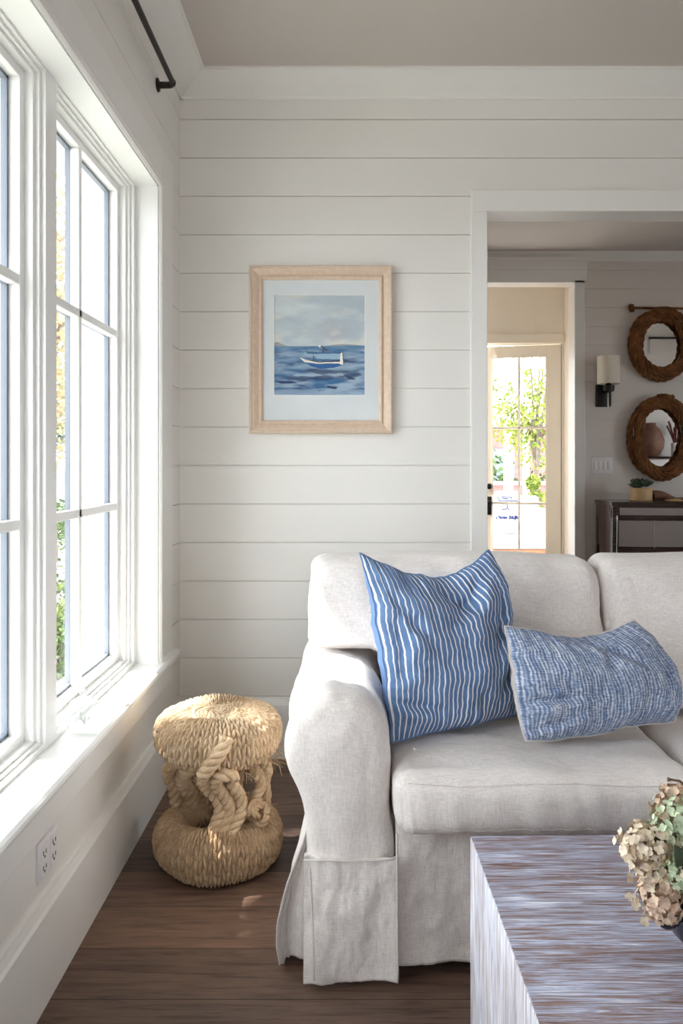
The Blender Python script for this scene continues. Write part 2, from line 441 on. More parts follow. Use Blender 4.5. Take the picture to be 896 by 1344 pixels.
# crown moulding in the main room
cp = [(0, 2.615), (0.010, 2.615), (0.013, 2.624), (0.03, 2.632), (0.055, 2.646), (0.080, 2.664), (0.100, 2.680), (0.104, 2.683), (0.118, 2.684), (0.118, CZ), (0, CZ)]
S(MB().prism([(YB-d, z) for d, z in cp], 'x', WL, XR), 'trim_1', TRIM)
S(MB().prism([(WL+d, z) for d, z in cp], 'y', YR, YB), 'trim_2', TRIM)
# baseboards
bp_ = [(0, 0), (0.016, 0), (0.016, 0.212), (0.012, 0.220), (0.008, 0.237), (0, 0.237)]
mb = MB().prism([(YB-d, z) for d, z in bp_], 'x', WL, 0.485)
S(mb, 'baseboard_back', TRIM)
S(MB().prism([(WL+d*1.2, z*0.93) for d, z in bp_], 'y', YR, YB-0.001), 'baseboard_left', TRIM)
# cased opening
mb = MB()
mb.box(0.485, OX0+0.002, YB-0.018, YB, 0, OZ-0.002, 0.003)
S(mb, 'trim_3', TRIM, False)
S(MB().box(0.485, OX1+0.065, YB-0.018, YB, OZ-0.002, 2.252, 0.003), 'trim_4', TRIM)
S(MB().box(OX1, OX1+0.065, YB-0.018, YB, 0, OZ-0.003, 0.003), 'trim_5', TRIM)

# ------------------------------------------------------------------ window bay on the left
XF = -0.731      # room face of the window frames
XC = -0.655      # face of the casing
# casing: flat boards with a raised bead round the reveal
mb = MB()
mb.box(WL-0.001, XC, WY1+0.035, WY1+0.215, 0.46, 2.28, 0.002)
S(mb, 'trim_6', TRIM)
S(MB().box(WL-0.001, XC, 0.2, WY1+0.034, WZ1+0.035, 2.28, 0.002), 'trim_7', TRIM)
S(MB().box(-0.90, XC-0.001, WY1-0.006, WY1+0.001, 0.48, WZ1-0.004), 'trim_18', WINP)
S(MB().box(-0.90, XC-0.001, WY0, WY1+0.001, WZ1-0.006, WZ1+0.001), 'trim_19', WINP)
bead = [(0, 0), (0.020, 0), (0.026, 0.005), (0.027, 0.016), (0.021, 0.021), (0.024, 0.027), (0.022, 0.035), (0, 0.037)]
S(MB().prism([(WL+d, WZ1+e) for d, e in bead], 'y', WY0, WY1+0.037), 'trim_8', TRIM)
S(MB().prism([(WL+d, WY1+e) for d, e in bead], 'z', 0.48, WZ1+0.004), 'trim_9', TRIM)
S(MB().box(WL, -0.652, 0.2, WY1+0.19, 0.372, 0.456, 0.002), 'trim_10', TRIM)      # apron
mb = MB().prism([(XF-0.03, 0.455), (-0.634, 0.455), (-0.627, 0.460), (-0.625, 0.468), (-0.627, 0.475), (-0.634, 0.48), (XF-0.03, 0.48)], 'y', 0.18, WY1+0.215)
S(mb, 'trim_11', WINP)                                                           # sill board
wins = [(1.9535, 2.655), (1.1835, 1.8835), (0.4135, 1.1135)]
ZB, ZT = 0.48, 2.13
for k, (y0, y1) in enumerate(wins):
    root = bpy.data.objects.new('window_%d' % (k+1), None); COL.objects.link(root); root.location = (-0.78, (y0+y1)/2, ZB); struct(root)
    ya, yb = y0-0.035, (y1+0.035)
    # jamb frame, stepped
    mb = MB()
    for (ins, xa, xb) in ((0.0, -0.87, XF), (0.012, -0.87, -0.742), (0.026, -0.87, -0.752)):
        w = 0.035+ins
        mb.box(xa, xb, ya, ya+w, ZB, ZT).box(xa, xb, yb-w, yb, ZB, ZT).box(xa, xb, ya+w, yb-w, ZB, ZB+0.012+ins*0.6).box(xa, xb, ya+w, yb-w, ZT-0.012-ins*0.6, ZT)
    mb.build('window_frame', WINP, root)
    sa, sb, za, zb = y0+0.026, y1-0.026, ZB+0.026, ZT-0.028
    mb = MB(); x0, x1 = -0.82, -0.772; w = 0.024
    mb.box(x0, x1, sa, sa+w, za, zb, 0.002).box(x0, x1, sb-w, sb, za, zb, 0.002).box(x0, x1, sa+w, sb-w, za, za+0.022, 0.002).box(x0, x1, sa+w, sb-w, zb-0.022, zb, 0.002)
    mb.build('sash', WINP, root)
    ga, gb, gz0, gz1 = sa+w, sb-w, za+0.022, zb-0.022
    ym = (ga+gb)/2-0.05
    mm = MB().box(-0.80, -0.774, ym-0.012, ym+0.012, gz0, gz1, 0.003).build('muntin', WINP, root)
    sp = MB().box(-0.816, -0.8, ym-0.011, ym+0.011, gz0, gz1)
    for zz in (1.025, 1.603):
        MB().box(-0.80, -0.774, ga, gb, zz-0.0125, zz+0.0125, 0.003).build('muntin', WINP, root)
        sp.box(-0.814, -0.8, ga, gb, zz-0.011, zz+0.011)
    sp.box(-0.814, -0.799, gb-0.010, gb+0.004, gz0, gz1).box(-0.814, -0.799, ga-0.004, ga+0.010, gz0, gz1)
    sp.box(-0.814, -0.799, ga, gb, gz1-0.008, gz1+0.004).box(-0.814, -0.799, ga, gb, gz0-0.004, gz0+0.008)
    sp.build('glazing_spacer', SPACER, root)
    MB().box(-0.802, -0.798, ga-0.003, gb+0.003, gz0-0.003, gz1+0.003).build('glass_pane', GLASS, root)
# plain unseen windows behind the camera, and one added to brighten the hall
for nm, bx in (('window_4', (0.0, 0.9, YR-0.12, YR-0.06, 0.5, 2.35)), ('window_8', (XR+0.06, XR+0.12, 4.0, 4.9, 0.6, 2.3)), ('window_6', (XR+0.06, XR+0.12, -1.2, 0.3, 0.1, 2.2))):
    x0, x1, y0, y1, z0, z1 = bx
    root = bpy.data.objects.new(nm, None); COL.objects.link(root); root.location = ((x0+x1)/2, (y0+y1)/2, z0); struct(root)
    mb = MB(); w = 0.06
    if nm in ('window_4', 'window_5'):
        mb.box(x0, x0+w, y0, y1, z0, z1).box(x1-w, x1, y0, y1, z0, z1).box(x0, x1, y0, y1, z0, z0+w).box(x0, x1, y0, y1, z1-w, z1).box((x0+x1)/2-.02, (x0+x1)/2+.02, y0, y1, z0, z1)
    else:
        mb.box(x0, x1, y0, y0+w, z0, z1).box(x0, x1, y1-w, y1, z0, z1).box(x0, x1, y0, y1, z0, z0+w).box(x0, x1, y0, y1, z1-w, z1).box(x0, x1, (y0+y1)/2-.04, (y0+y1)/2+.04, z0, z1)
    mb.build('window_frame', WINP, root)

# curtain rod over the window
t = thing('curtain_rod', 'dark bronze curtain rod with elbow return high on the window wall', 'curtain rod', (-0.6, 2.7, 2.49))
yr, zr, xr = 2.735, 2.497, -0.612
P = [np.array([xr, y, zr]) for y in np.linspace(0.2, yr-0.02, 12)]
MB().tube(P, 0.0095, 14).build('rod', BRONZE, t, True, 50)
arc = [np.array([xr-0.02+0.02*math.cos(a), yr-0.02+0.02*math.sin(a), zr]) for a in np.linspace(-0.15, PI/2, 9)]+[np.array([-0.66, yr, zr])]
MB().tube(arc, 0.0115, 14).build('elbow', BRONZE, t, True, 50)
MB().lathe([(0.004, 0), (0.024, 0), (0.024, 0.004), (0.02, 0.007), (0.004, 0.008)], (WL, yr, zr), 24, 'x').build('wall_flange', BRONZE, t, True, 40)

# outlet under the sill
t = thing('wall_outlet', 'white outlet plate low on the wall under the sill', 'outlet', (-0.668, 1.725, 0.305))
MB().box(WL-0.001, WL+0.007, 1.672, 1.778, 0.262, 0.350, 0.003).build('cover_plate', PLATE, t, True, 40)
for yy in (1.698, 1.752):
    r = MB().box(WL+0.006, WL+0.009, yy-0.019, yy+0.019, 0.272, 0.340, 0.001).build('receptacle', PLATE, t)
    for zz in (0.290, 0.322):
        mb = MB().box(WL+0.0085, WL+0.0096, yy-0.009, yy-0.006, zz-0.004, zz+0.006).box(WL+0.0085, WL+0.0096, yy+0.006, yy+0.009, zz-0.004, zz+0.005).box(WL+0.0085, WL+0.0096, yy-0.0025, yy+0.0025, zz-0.011, zz-0.006)
        mb.build('slot', SLOT, r)

# lidded glass jar on the sill
JG = glass('frosted jar glass', (0.97, 0.98, 0.98))
_nt = JG.node_tree; _d = _nt.nodes.new('ShaderNodeBsdfDiffuse'); _d.inputs['Color'].default_value = (.9, .9, .9, 1); _m = _nt.nodes.new('ShaderNodeMixShader'); _m.inputs[0].default_value = 0.35
_o = [n for n in _nt.nodes if n.type == 'OUTPUT_MATERIAL'][0]; _nt.links.new(_o.inputs[0].links[0].from_socket, _m.inputs[1]); _nt.links.new(_d.outputs[0], _m.inputs[2]); _nt.links.new(_m.outputs[0], _o.inputs[0])
jx, jy = -0.688, 2.03
t = thing('glass_jar', 'small clear glass jar with a sprig inside on the sunny window sill', 'jar', (jx, jy, 0.48))
MB().lathe([(0.002, 0.0005), (0.030, 0.0005), (0.040, 0.008), (0.046, 0.03), (0.045, 0.05), (0.036, 0.064), (0.033, 0.066), (0.033, 0.063), (0.042, 0.048), (0.042, 0.03), (0.036, 0.011), (0.002, 0.006)], (jx, jy, 0.48), 32).build('body', JG, t, True, 50)
MB().lathe([(0.034, 0.066), (0.035, 0.07), (0.02, 0.079), (0.006, 0.082), (0.006, 0.086), (0.012, 0.091), (0.012, 0.097), (0.006, 0.101), (0.001, 0.102)], (jx, jy, 0.48), 28).build('lid', JG, t, True, 50)
mb = MB()
for i in range(14):
    a = random.uniform(0, 2*PI); r0 = random.uniform(0.004, 0.022)
    p0 = np.array([jx, jy, 0.489]); p1 = np.array([jx+r0*math.cos(a), jy+r0*math.sin(a), 0.489+random.uniform(0.01, 0.035)])
    mb.tube([p0, (p0+p1)/2+np.array([0, 0, 0.004]), p1], [0.0008, 0.0007, 0.002], 5)
mb.build('sprig', plain('grey green sprig', lin((150, 165, 130)), 0.7), t, True)

# ------------------------------------------------------------------ framed painting
def poly_in(X, Y, poly):
    ins = np.zeros(X.shape, bool); n = len(poly); j = n-1
    for i in range(n):
        xi, yi = poly[i]; xj, yj = poly[j]
        c = ((yi > Y) != (yj > Y)) & (X < (xj-xi)*(Y-yi)/(yj-yi+1e-12)+xi)
        ins ^= c; j = i
    return ins
def fbm2(X, Y, sx, sy, seed, octs=4):
    """smooth value noise on a grid (numpy)"""
    rng = np.random.RandomState(seed); out = np.zeros_like(X); amp = 1.0; tot = 0
    for o in range(octs):
        T = rng.rand(64, 64); x = X*sx*2**o; y = Y*sy*2**o
        xi = np.floor(x).astype(int); yi = np.floor(y).astype(int); fx = x-xi; fy = y-yi
        fx = fx*fx*(3-2*fx); fy = fy*fy*(3-2*fy)
        g = lambda a, b: T[a % 64, b % 64]
        v = g(xi, yi)*(1-fx)*(1-fy)+g(xi+1, yi)*fx*(1-fy)+g(xi, yi+1)*(1-fx)*fy+g(xi+1, yi+1)*fx*fy
        out += amp*v; tot += amp; amp *= 0.5
    return out/tot

pcx, pcz = -0.109, 1.6185
fw, fh = 0.565, 0.662
t = thing('framed_painting', 'wood framed painting of a small boat at sea hanging on the white board wall', 'picture', (pcx, YB, pcz-fh/2))
prof = [(0.0, 0.0), (0.0, 0.030), (0.004, 0.036), (0.009, 0.036), (0.012, 0.031), (0.020, 0.028), (0.030, 0.020), (0.037, 0.014), (0.039, 0.014), (0.040, 0.021), (0.045, 0.023), (0.050, 0.019), (0.053, 0.012), (0.053, 0.002)]
ring = []
for d, h in prof:
    hw, hh = fw/2-d, fh/2-d
    ring.append([(pcx-hw, YB-h, pcz-hh), (pcx+hw, YB-h, pcz-hh), (pcx+hw, YB-h, pcz+hh), (pcx-hw, YB-h, pcz+hh)])
MB().grid(np.array(ring), False, True).build('frame', FRAMEW, t)
pz0, pz1 = 1.17+(608-518.5)/F*(YB-0.01), 1.17+(608-387.5)/F*(YB-0.01)
px0, px1 = (359.5-CX)/F*(YB-0.01), (478.5-CX)/F*(YB-0.01)
mb = MB(); yM = YB-0.008
mw, mh = fw/2-0.05, fh/2-0.05
x0, x1, z0, z1 = pcx-mw, pcx+mw, pcz-mh, pcz+mh
mb.box(x0, px0, yM, YB-0.002, z0, z1).box(px1, x1, yM, YB-0.002, z0, z1).box(px0, px1, yM, YB-0.002, z0, pz0).box(px0, px1, yM, YB-0.002, pz1, z1)
mo = mb.build('mat_board', MATB, t)
bv = plain('mat bevel white', lin((246, 246, 242)), 0.8); w = 0.0022
MB().box(px0-w, px0, yM-0.0008, yM+.001, pz0-w, pz1+w).box(px1, px1+w, yM-0.0008, yM+.001, pz0-w, pz1+w).box(px0, px1, yM-0.0008, yM+.001, pz0-w, pz0).box(px0, px1, yM-0.0008, yM+.001, pz1, pz1+w).build('bevel', bv, mo)
nx, nz = 300, 332
U, V = np.meshgrid(np.linspace(0, 1, nx), np.linspace(0, 1, nz), indexing='ij')     # V from the bottom
A = np.stack([px0+(px1-px0)*U, np.full_like(U, YB-0.0055), pz0+(pz1-pz0)*V], -1)
T = 1-V
def c3(c): return np.array(lin(c))
def lerp3(a, b, k): return a[None, None]*(1-k[..., None])+b[None, None]*k[..., None]
n1 = fbm2(U+T*0.25, T-U*0.1, 2.2, 7, 3); n2 = fbm2(U, T, 7, 22, 5); n3 = fbm2(U+.3*T, T, 3.5, 20, 9); n4 = fbm2(U, T, 14, 60, 11)
sky = lerp3(c3((178, 192, 200)), c3((214, 222, 222)), np.clip((n1-0.3)*2.4, 0, 1))
cl = np.clip((fbm2(U-T*.4, T, 2.5, 5, 21)-0.47)*5, 0, 1)*smoothstep(.05, .25, T)*(T < .48)*smoothstep(0.35, .8, U)
sky = sky*(1-cl[..., None])+cl[..., None]*c3((176, 178, 186))
wm = np.clip((fbm2(U, T+U*.2, 3, 9, 30)-0.58)*6, 0, 1); sky = sky*(1-.6*wm[..., None])+.6*wm[..., None]*c3((222, 216, 204))
dep = np.clip((T-0.5)/0.5, 0, 1)
k = np.clip(0.30+0.5*dep+(n3-0.5)*2.6+(n2-.5)*0.9, 0, 1)
sea = lerp3(c3((156, 178, 196)), c3((58, 106, 150)), k)
dk = np.clip((fbm2(U+.2*T, T, 3, 17, 44)-0.60)*9, 0, 1)*smoothstep(.02, .3, dep); sea = sea*(1-.75*dk[..., None])+.75*dk[..., None]*c3((26, 48, 88))
lt = np.clip((fbm2(U-.1*T, T, 3, 20, 51)-0.60)*9, 0, 1); sea = sea*(1-.7*lt[..., None])+.7*lt[..., None]*c3((176, 196, 212))
far = smoothstep(.57, .50, T); sea = sea*(1-.8*far[..., None])+.8*far[..., None]*c3((76, 124, 164))
fg = smoothstep(.945, .955, T+0.01*np.sin(U*9)); sea = sea*(1-.7*fg[..., None])+.7*fg[..., None]*c3((150, 172, 196))
hor = 0.507+0.004*np.sin(U*5)
img = np.where((T < hor)[..., None], sky, sea)
hill = 0.507-0.04*np.exp(-((U-.03)/.07)**2)-0.018*smoothstep(.5, .75, U)*(1-smoothstep(.8, 1.05, U))
hm = (T > hill) & (T < hor); img[hm] = c3((158, 160, 162))
def P2(x, y): return ((x-204)/482.0, (y-235)/533.0)
def paint(poly, c, w=0.0):
    m = poly_in(U+0.004*(n4-.5), T+0.006*(n2-.5), [P2(*q) for q in poly]); img[m] = c3(c)
paint([(368, 533), (470, 540), (575, 536), (560, 550), (470, 552), (380, 545)], (62, 104, 140))
paint([(425, 548), (556, 546), (556, 578), (430, 574)], (150, 182, 206))
paint([(338, 566), (372, 578), (440, 590), (556, 590), (556, 598), (430, 600), (365, 592)], (240, 236, 228))
paint([(365, 592), (430, 600), (560, 599), (575, 606), (520, 622), (455, 628), (400, 614)], (44, 96, 152))
paint([(352, 576), (440, 589), (552, 586), (552, 590), (438, 594)], (92, 66, 58))
paint([(556, 545), (568, 540), (574, 606), (553, 603)], (242, 238, 230))
paint([(567, 541), (571, 541), (577, 606), (572, 606)], (90, 70, 62))
paint([(454, 502), (460, 503), (494, 532), (486, 534), (465, 520)], (78, 84, 92))
paint([(462, 520), (470, 522), (472, 543), (464, 543)], (84, 80, 84))
paint([(436, 500), (446, 502), (452, 512), (444, 512)], (236, 232, 224))
paint([(410, 556), (416, 556), (418, 582), (412, 582)], (70, 88, 112))
paint([(480, 716), (545, 724), (530, 736), (490, 728)], (34, 56, 92))
paint([(570, 654), (615, 668), (640, 686), (600, 682)], (48, 70, 106))
paint([(205, 690), (300, 694), (330, 704), (240, 706)], (32, 60, 104))
po = MB().grid(A).build('painting', vcol_mat('painted canvas', 0.65), t)
ca = po.data.color_attributes.new('paint', 'FLOAT_COLOR', 'POINT')
buf = np.ones((nx*nz, 4)); buf[:, :3] = np.clip(img.reshape(-1, 3), 0, 1); ca.data.foreach_set('color', buf.ravel())

# ------------------------------------------------------------------ rope stool
SX, SY = -0.382, 2.30
stool = thing('rope_stool', 'round natural jute rope stool standing on the wood floor by the window wall', 'stool', (SX, SY, 0))
def wound(cx, cy, cz, Rmaj, ra, rb, nstr, pol_n, seed, flat=2.0, solid=False):
    """ring wound with twisted rope: strands run round the tube, stitches alternate"""
    nu = nstr*8
    u = np.linspace(0, 2*PI, nu, endpoint=False); v = np.linspace(0, 2*PI, pol_n, endpoint=False)
    Ug, Vg = np.meshgrid(u, v, indexing='ij')
    rng = np.random.RandomState(seed)
    lean = 0.10*np.sin(3*Ug+seed)+0.05*np.sin(7*Ug)
    s = Ug/(2*PI)*nstr+lean*np.sin(Vg)*3
    sidx = np.floor(s).astype(int); fr = s-sidx
    par = np.where(sidx % 2 == 0, 1.0, -1.0)
    off = rng.rand(nstr+40)[sidx % nstr]
    prof = np.sqrt(np.clip(1-(2*fr-1)**2, 0, 1))
    nst = round(2*PI*0.5*(ra+rb)/0.024)
    ph = (Vg/(2*PI)*nst+off+par*(fr-0.5)*0.75)
    st = np.abs(np.sin(PI*ph))**0.6
    ce, se = np.cos(Vg), np.sin(Vg)
    e = 2.0/flat
    ce = np.sign(ce)*np.abs(ce)**e; se = np.sign(se)*np.abs(se)**e
    lump = 0.005*np.sin(2*Ug+seed*1.3)+0.003*np.sin(5*Ug+2+seed)
    disp = 0.0165*prof*(0.22+0.78*st)+0.002*(fbm2(Ug*3, Vg*3, 6, 6, seed+2)-.5)+lump*0.7
    A_ = ra+disp; B_ = rb+disp
    if solid:
        r = Rmaj*1.0+A_*ce
        r = np.maximum(r, 0.02+0.06*np.abs(ce)*0)
    else: r = Rmaj+A_*ce
    return np.stack([cx+r*np.cos(Ug), cy+r*np.sin(Ug), cz+B_*se], -1)
sz = 0.379
A = wound(SX, SY, sz, 0.116, 0.060, 0.052, 88, 180, 3, 2.35)
MB().grid(A, True, True).build('seat', JUTE_S, stool, True)
# coiled centre closing the seat
mb = MB()
for zc, sgn in ((sz+0.052, 1),):
    th = np.linspace(0, 2*PI*7.2, 560); rr = 0.004+0.0125*th/(2*PI)
    mb.rope(np.stack([SX+rr*np.cos(th), SY+rr*np.sin(th), zc+0.004*np.cos(rr/0.1*PI/2)+0.002*np.sin(th*1.3)], 1), 0.0085, 2, 0.03, 6)
mb.build('seat_centre', JUTE_S, stool, True)
A = wound(SX, SY+0.004, 0.071, 0.132, 0.046, 0.056, 92, 180, 8, 2.15)
A[..., 2] = np.maximum(A[..., 2], 0.001)
MB().grid(A, True, True).build('base_ring', JUTE, stool, True)
def spt(*q): return np.array([(SX+x, SY+y, z) for x, y, z in q])
ropes = [
    ('rope_leg', [(0.02, -0.165, 0.400), (0.0, -0.176, 0.350), (-0.016, -0.150, 0.300), (-0.012, -0.118, 0.262), (0.014, -0.102, 0.225), (0.022, -0.100, 0.180), (0.006, -0.112, 0.145), (0.004, -0.125, 0.10)], 0.019),
    ('rope_leg', [(0.066, -0.140, 0.300), (0.052, -0.168, 0.318), (0.026, -0.168, 0.312), (0.016, -0.138, 0.275), (0.036, -0.112, 0.235), (0.048, -0.102, 0.190), (0.034, -0.112, 0.150), (0.026, -0.12, 0.12)], 0.018),
    ('rope_leg', [(0.060, -0.13, 0.305), (0.060, -0.122, 0.270), (0.074, -0.102, 0.235), (0.082, -0.098, 0.190), (0.062, -0.110, 0.150), (0.050, -0.12, 0.12)], 0.017),
    ('rope_leg', [(-0.050, -0.05, 0.310), (-0.078, -0.035, 0.285), (-0.104, 0.0, 0.250), (-0.110, 0.04, 0.205), (-0.098, 0.06, 0.170), (-0.095, 0.075, 0.13)], 0.0225),
    ('rope_leg', [(-0.110, -0.04, 0.310), (-0.140, -0.01, 0.280), (-0.152, 0.03, 0.240), (-0.142, 0.05, 0.190), (-0.135, 0.06, 0.130)], 0.020),
    ('rope_leg', [(-0.030, -0.02, 0.320), (-0.045, 0.0, 0.270), (-0.07, 0.05, 0.220), (-0.064, 0.08, 0.180), (-0.06, 0.10, 0.130)], 0.017),
    ('rope_leg', [(0.100, -0.05, 0.310), (0.122, -0.06, 0.275), (0.128, -0.05, 0.235), (0.112, -0.055, 0.205), (0.112, -0.06, 0.165), (0.12, -0.07, 0.130)], 0.0155),
    ('rope_leg', [(0.130, 0.0, 0.310), (0.145, -0.01, 0.270), (0.136, -0.005, 0.230), (0.14, 0.0, 0.190), (0.132, 0.0, 0.130)], 0.015),
    ('rope_leg', [(0.03, 0.115, 0.310), (0.045, 0.12, 0.265), (0.04, 0.11, 0.220), (0.03, 0.125, 0.130)], 0.019),
]
for nm, q, R in ropes:
    P = resample(spline(spt(*q), 60), 60)
    MB().rope(P, R, 3, 0.075, 10, rs=0.54, ro=0.56).build(nm, JUTE_L, stool, True)
# diagonal rope lying over the front of the seat where the winding parts
P = resample(spline(spt((0.052, -0.180, 0.422), (0.040, -0.188, 0.392), (0.020, -0.190, 0.365), (0.000, -0.184, 0.338), (-0.018, -0.165, 0.312)), 40), 40)
MB().rope(P, 0.018, 3, 0.075, 10, rs=0.54, ro=0.56).build('rope_strap', JUTE_L, stool, True)
# knot and frayed ends
mb = MB()
th = np.linspace(0, 2*PI, 40, endpoint=False)
kn = np.stack([SX+0.124+0.026*np.cos(th), SY-0.085+0.018*np.sin(2*th), 0.172+0.022*np.sin(th)], 1)
mb.rope(kn, 0.011, 3, 0.06, 8, True)
kn = np.stack([SX+0.116+0.018*np.sin(th*2)*0.6, SY-0.078+0.030*np.cos(th), 0.185+0.020*np.sin(th)], 1)
mb.rope(kn, 0.010, 3, 0.06, 8, True)
mb.build('knot', JUTE, stool, True)
def fray(cs, n, L, dirv, spread, r=0.0007):
    mb = MB()
    for i in range(n):
        c = np.array(cs[random.randrange(len(cs))])+np.random.normal(0, 0.012, 3)
        d = np.array(dirv)+np.random.normal(0, spread, 3); d /= np.linalg.norm(d)
        l = L*random.uniform(0.5, 1.2); k = np.random.normal(0, 0.25, 3)
        mb.tube([c, c+d*l*0.5+k*l*0.12, c+d*l+k*l*0.4], [r, r, r*0.5], 4, caps=False)
    return mb
fray(spt((0.16, -0.06, 0.33), (0.13, -0.10, 0.312), (0.11, -0.10, 0.31), (0.17, -0.03, 0.345)), 110, 0.035, (0.5, -0.3, -0.4), 0.5).build('frayed_end', JUTE, stool)
fray(spt((0.10, -0.03, 0.435), (0.07, -0.06, 0.437), (0.13, 0.0, 0.43), (0.10, 0.04, 0.437)), 150, 0.03, (0.2, -0.2, 0.15), 0.6).build('frayed_end', JUTE_S, stool)
fray(spt((-0.08, 0.04, 0.17), (-0.06, 0.05, 0.165), (-0.1, 0.05, 0.16)), 90, 0.04, (-0.6, -0.4, -0.2), 0.6).build('frayed_end', JUTE, stool)
fray(spt((0.13, -0.06, 0.165), (0.12, -0.04, 0.17), (0.14, -0.02, 0.165)), 90, 0.03, (0.3, -0.5, 0.2), 0.6).build('frayed_end', JUTE, stool)

# ------------------------------------------------------------------ soft bodies
def soft_grid(h, r, n=26):
    """closed cube-sphere style box (list of face grids), rounded edges of radius r"""
    h = np.array(h, float)
    def line(hh, m):
        k = max(4, m//4)
        e = np.linspace(0, 1, k+1)
        a = -hh+r*(1-np.cos(e*PI/2)*1.0) if False else -hh+r*e
        mid = np.linspace(-hh+r, hh-r, m-2*k+1)[1:-1]
        return np.concatenate([a, mid, -a[::-1]])
    return [line(hh, n if hh < 0.2 else int(n*2)) for hh in h]
def soft_box(c, h, r, n=26, fn=None):
    """rounded box centred c, half sizes h, edge radius r; fn(P local) -> P local"""
    c = np.array(c, float); h = np.array(h, float); L = soft_grid(h, r, n)
    mb = MB()
    for ax in range(3):
        o = [0, 1, 2]; o.remove(ax)
        for s in (-1, 1):
            G = np.meshgrid(L[o[0]], L[o[1]], indexing='ij')
            P = np.zeros(G[0].shape+(3,)); P[..., o[0]] = G[0]; P[..., o[1]] = G[1]; P[..., ax] = s*h[ax]
            inner = np.clip(P, -(h-r), h-r); d = P-inner
            l = np.linalg.norm(d, axis=-1, keepdims=True)
            Q = inner+d/np.maximum(l, 1e-9)*r
            sh = Q.shape; Q = Q.reshape(-1, 3)
            if fn: Q = fn(Q)
            mb.grid(Q.reshape(sh)+c)
    return mb
def weld(o, d=1e-4):
    bm = bmesh.new(); bm.from_mesh(o.data); bmesh.ops.remove_doubles(bm, verts=bm.verts[:], dist=d)
    bmesh.ops.recalc_face_normals(bm, faces=bm.faces[:]); bm.to_mesh(o.data); bm.free()
    o.data.polygons.foreach_set('use_smooth', [True]*len(o.data.polygons)); return o

sofa = thing('sofa', 'white linen slipcovered sofa with a rolled arm standing on the wood floor', 'sofa', (0.75, 2.1, 0))
XE = 1.62      # far end of the seats

# arm: rolled profile (x,z) swept back; front end rounded and closed by a panel
def arm_profile(n=120):
    pts = [(-0.098, 0.02), (-0.098, 0.18), (-0.099, 0.30), (-0.102, 0.37), (-0.116, 0.42), (-0.138, 0.465), (-0.1475, 0.52), (-0.139, 0.575),
           (-0.112, 0.617), (-0.072, 0.640), (-0.027, 0.646), (0.020, 0.640), (0.058, 0.618), (0.084, 0.580), (0.095, 0.53), (0.096, 0.45), (0.098, 0.36), (0.108, 0.30), (0.110, 0.18), (0.110, 0.02)]
    return resample(spline(pts, 400), n)
AP = arm_profile()
def arm_mesh(flip=0.0):
    tn = np.gradient(AP, axis=0); tn /= np.linalg.norm(tn, axis=1)[:, None]
    nin = np.stack([tn[:, 1], -tn[:, 0]], 1)
    rings = []; yf, r = 1.757, 0.055
    for a in np.linspace(0, PI/2, 9):
        s = 1-math.sin(a); y = yf+r*(1-math.sin(a)) if False else yf+r*(1-math.sin(PI/2-a))
        ins = r*(1-math.cos(PI/2-a))*0.85 if False else r*(1-math.cos(PI/2-a))
        rings.append((y, ins))
    # rings from a=0 (y=yf, inset r) to a=90 (y=yf+r, inset 0)
    out = []
    for k in (0.0, 0.35, 0.7, 0.9):                # front panel: shrink to the middle line
        y, ins = rings[0]
        ring = AP+nin*ins
        cx_ = np.interp(ring[:, 1], [0, 0.4, 0.66], [0.005, 0.0, -0.025])
        mid = np.stack([cx_, np.clip(ring[:, 1], 0.02, 0.55)], 1)
        q = mid*(1-k)+ring*k
        out.append(np.column_stack([q[:, 0], np.full(len(q), y-0.010*(1-k**2)), q[:, 1]]))
    for y, ins in rings:
        q = AP+nin*ins; out.append(np.column_stack([q[:, 0], np.full(len(q), y), q[:, 1]]))
    for y in np.linspace(yf+r, 2.52, 40)[1:]:
        out.append(np.column_stack([AP[:, 0], np.full(len(AP), y), AP[:, 1]]))
    A = np.array(out); sh = A.shape; P = A.reshape(-1, 3)
    w = vnoise(P, (9, 7, 5), 3.1, 4)*0.008+vnoise(P, (30, 26, 10), 8.0, 3)*0.0026
    cen = np.array([0.0, 2.1, 0.5]); d = P-cen; d[:, 1] *= 0.25; d /= np.linalg.norm(d, axis=1)[:, None]
    P = P+d*w[:, None]
    P[:, 2] = np.maximum(P[:, 2], 0.012)
    A = P.reshape(sh)
    return A
A = arm_mesh()
MB().grid(A).build('arm', LINEN, sofa, True)
B = A.copy(); B[..., 0] = XE-B[..., 0]
MB().grid(B).build('arm', LINEN, sofa, True)
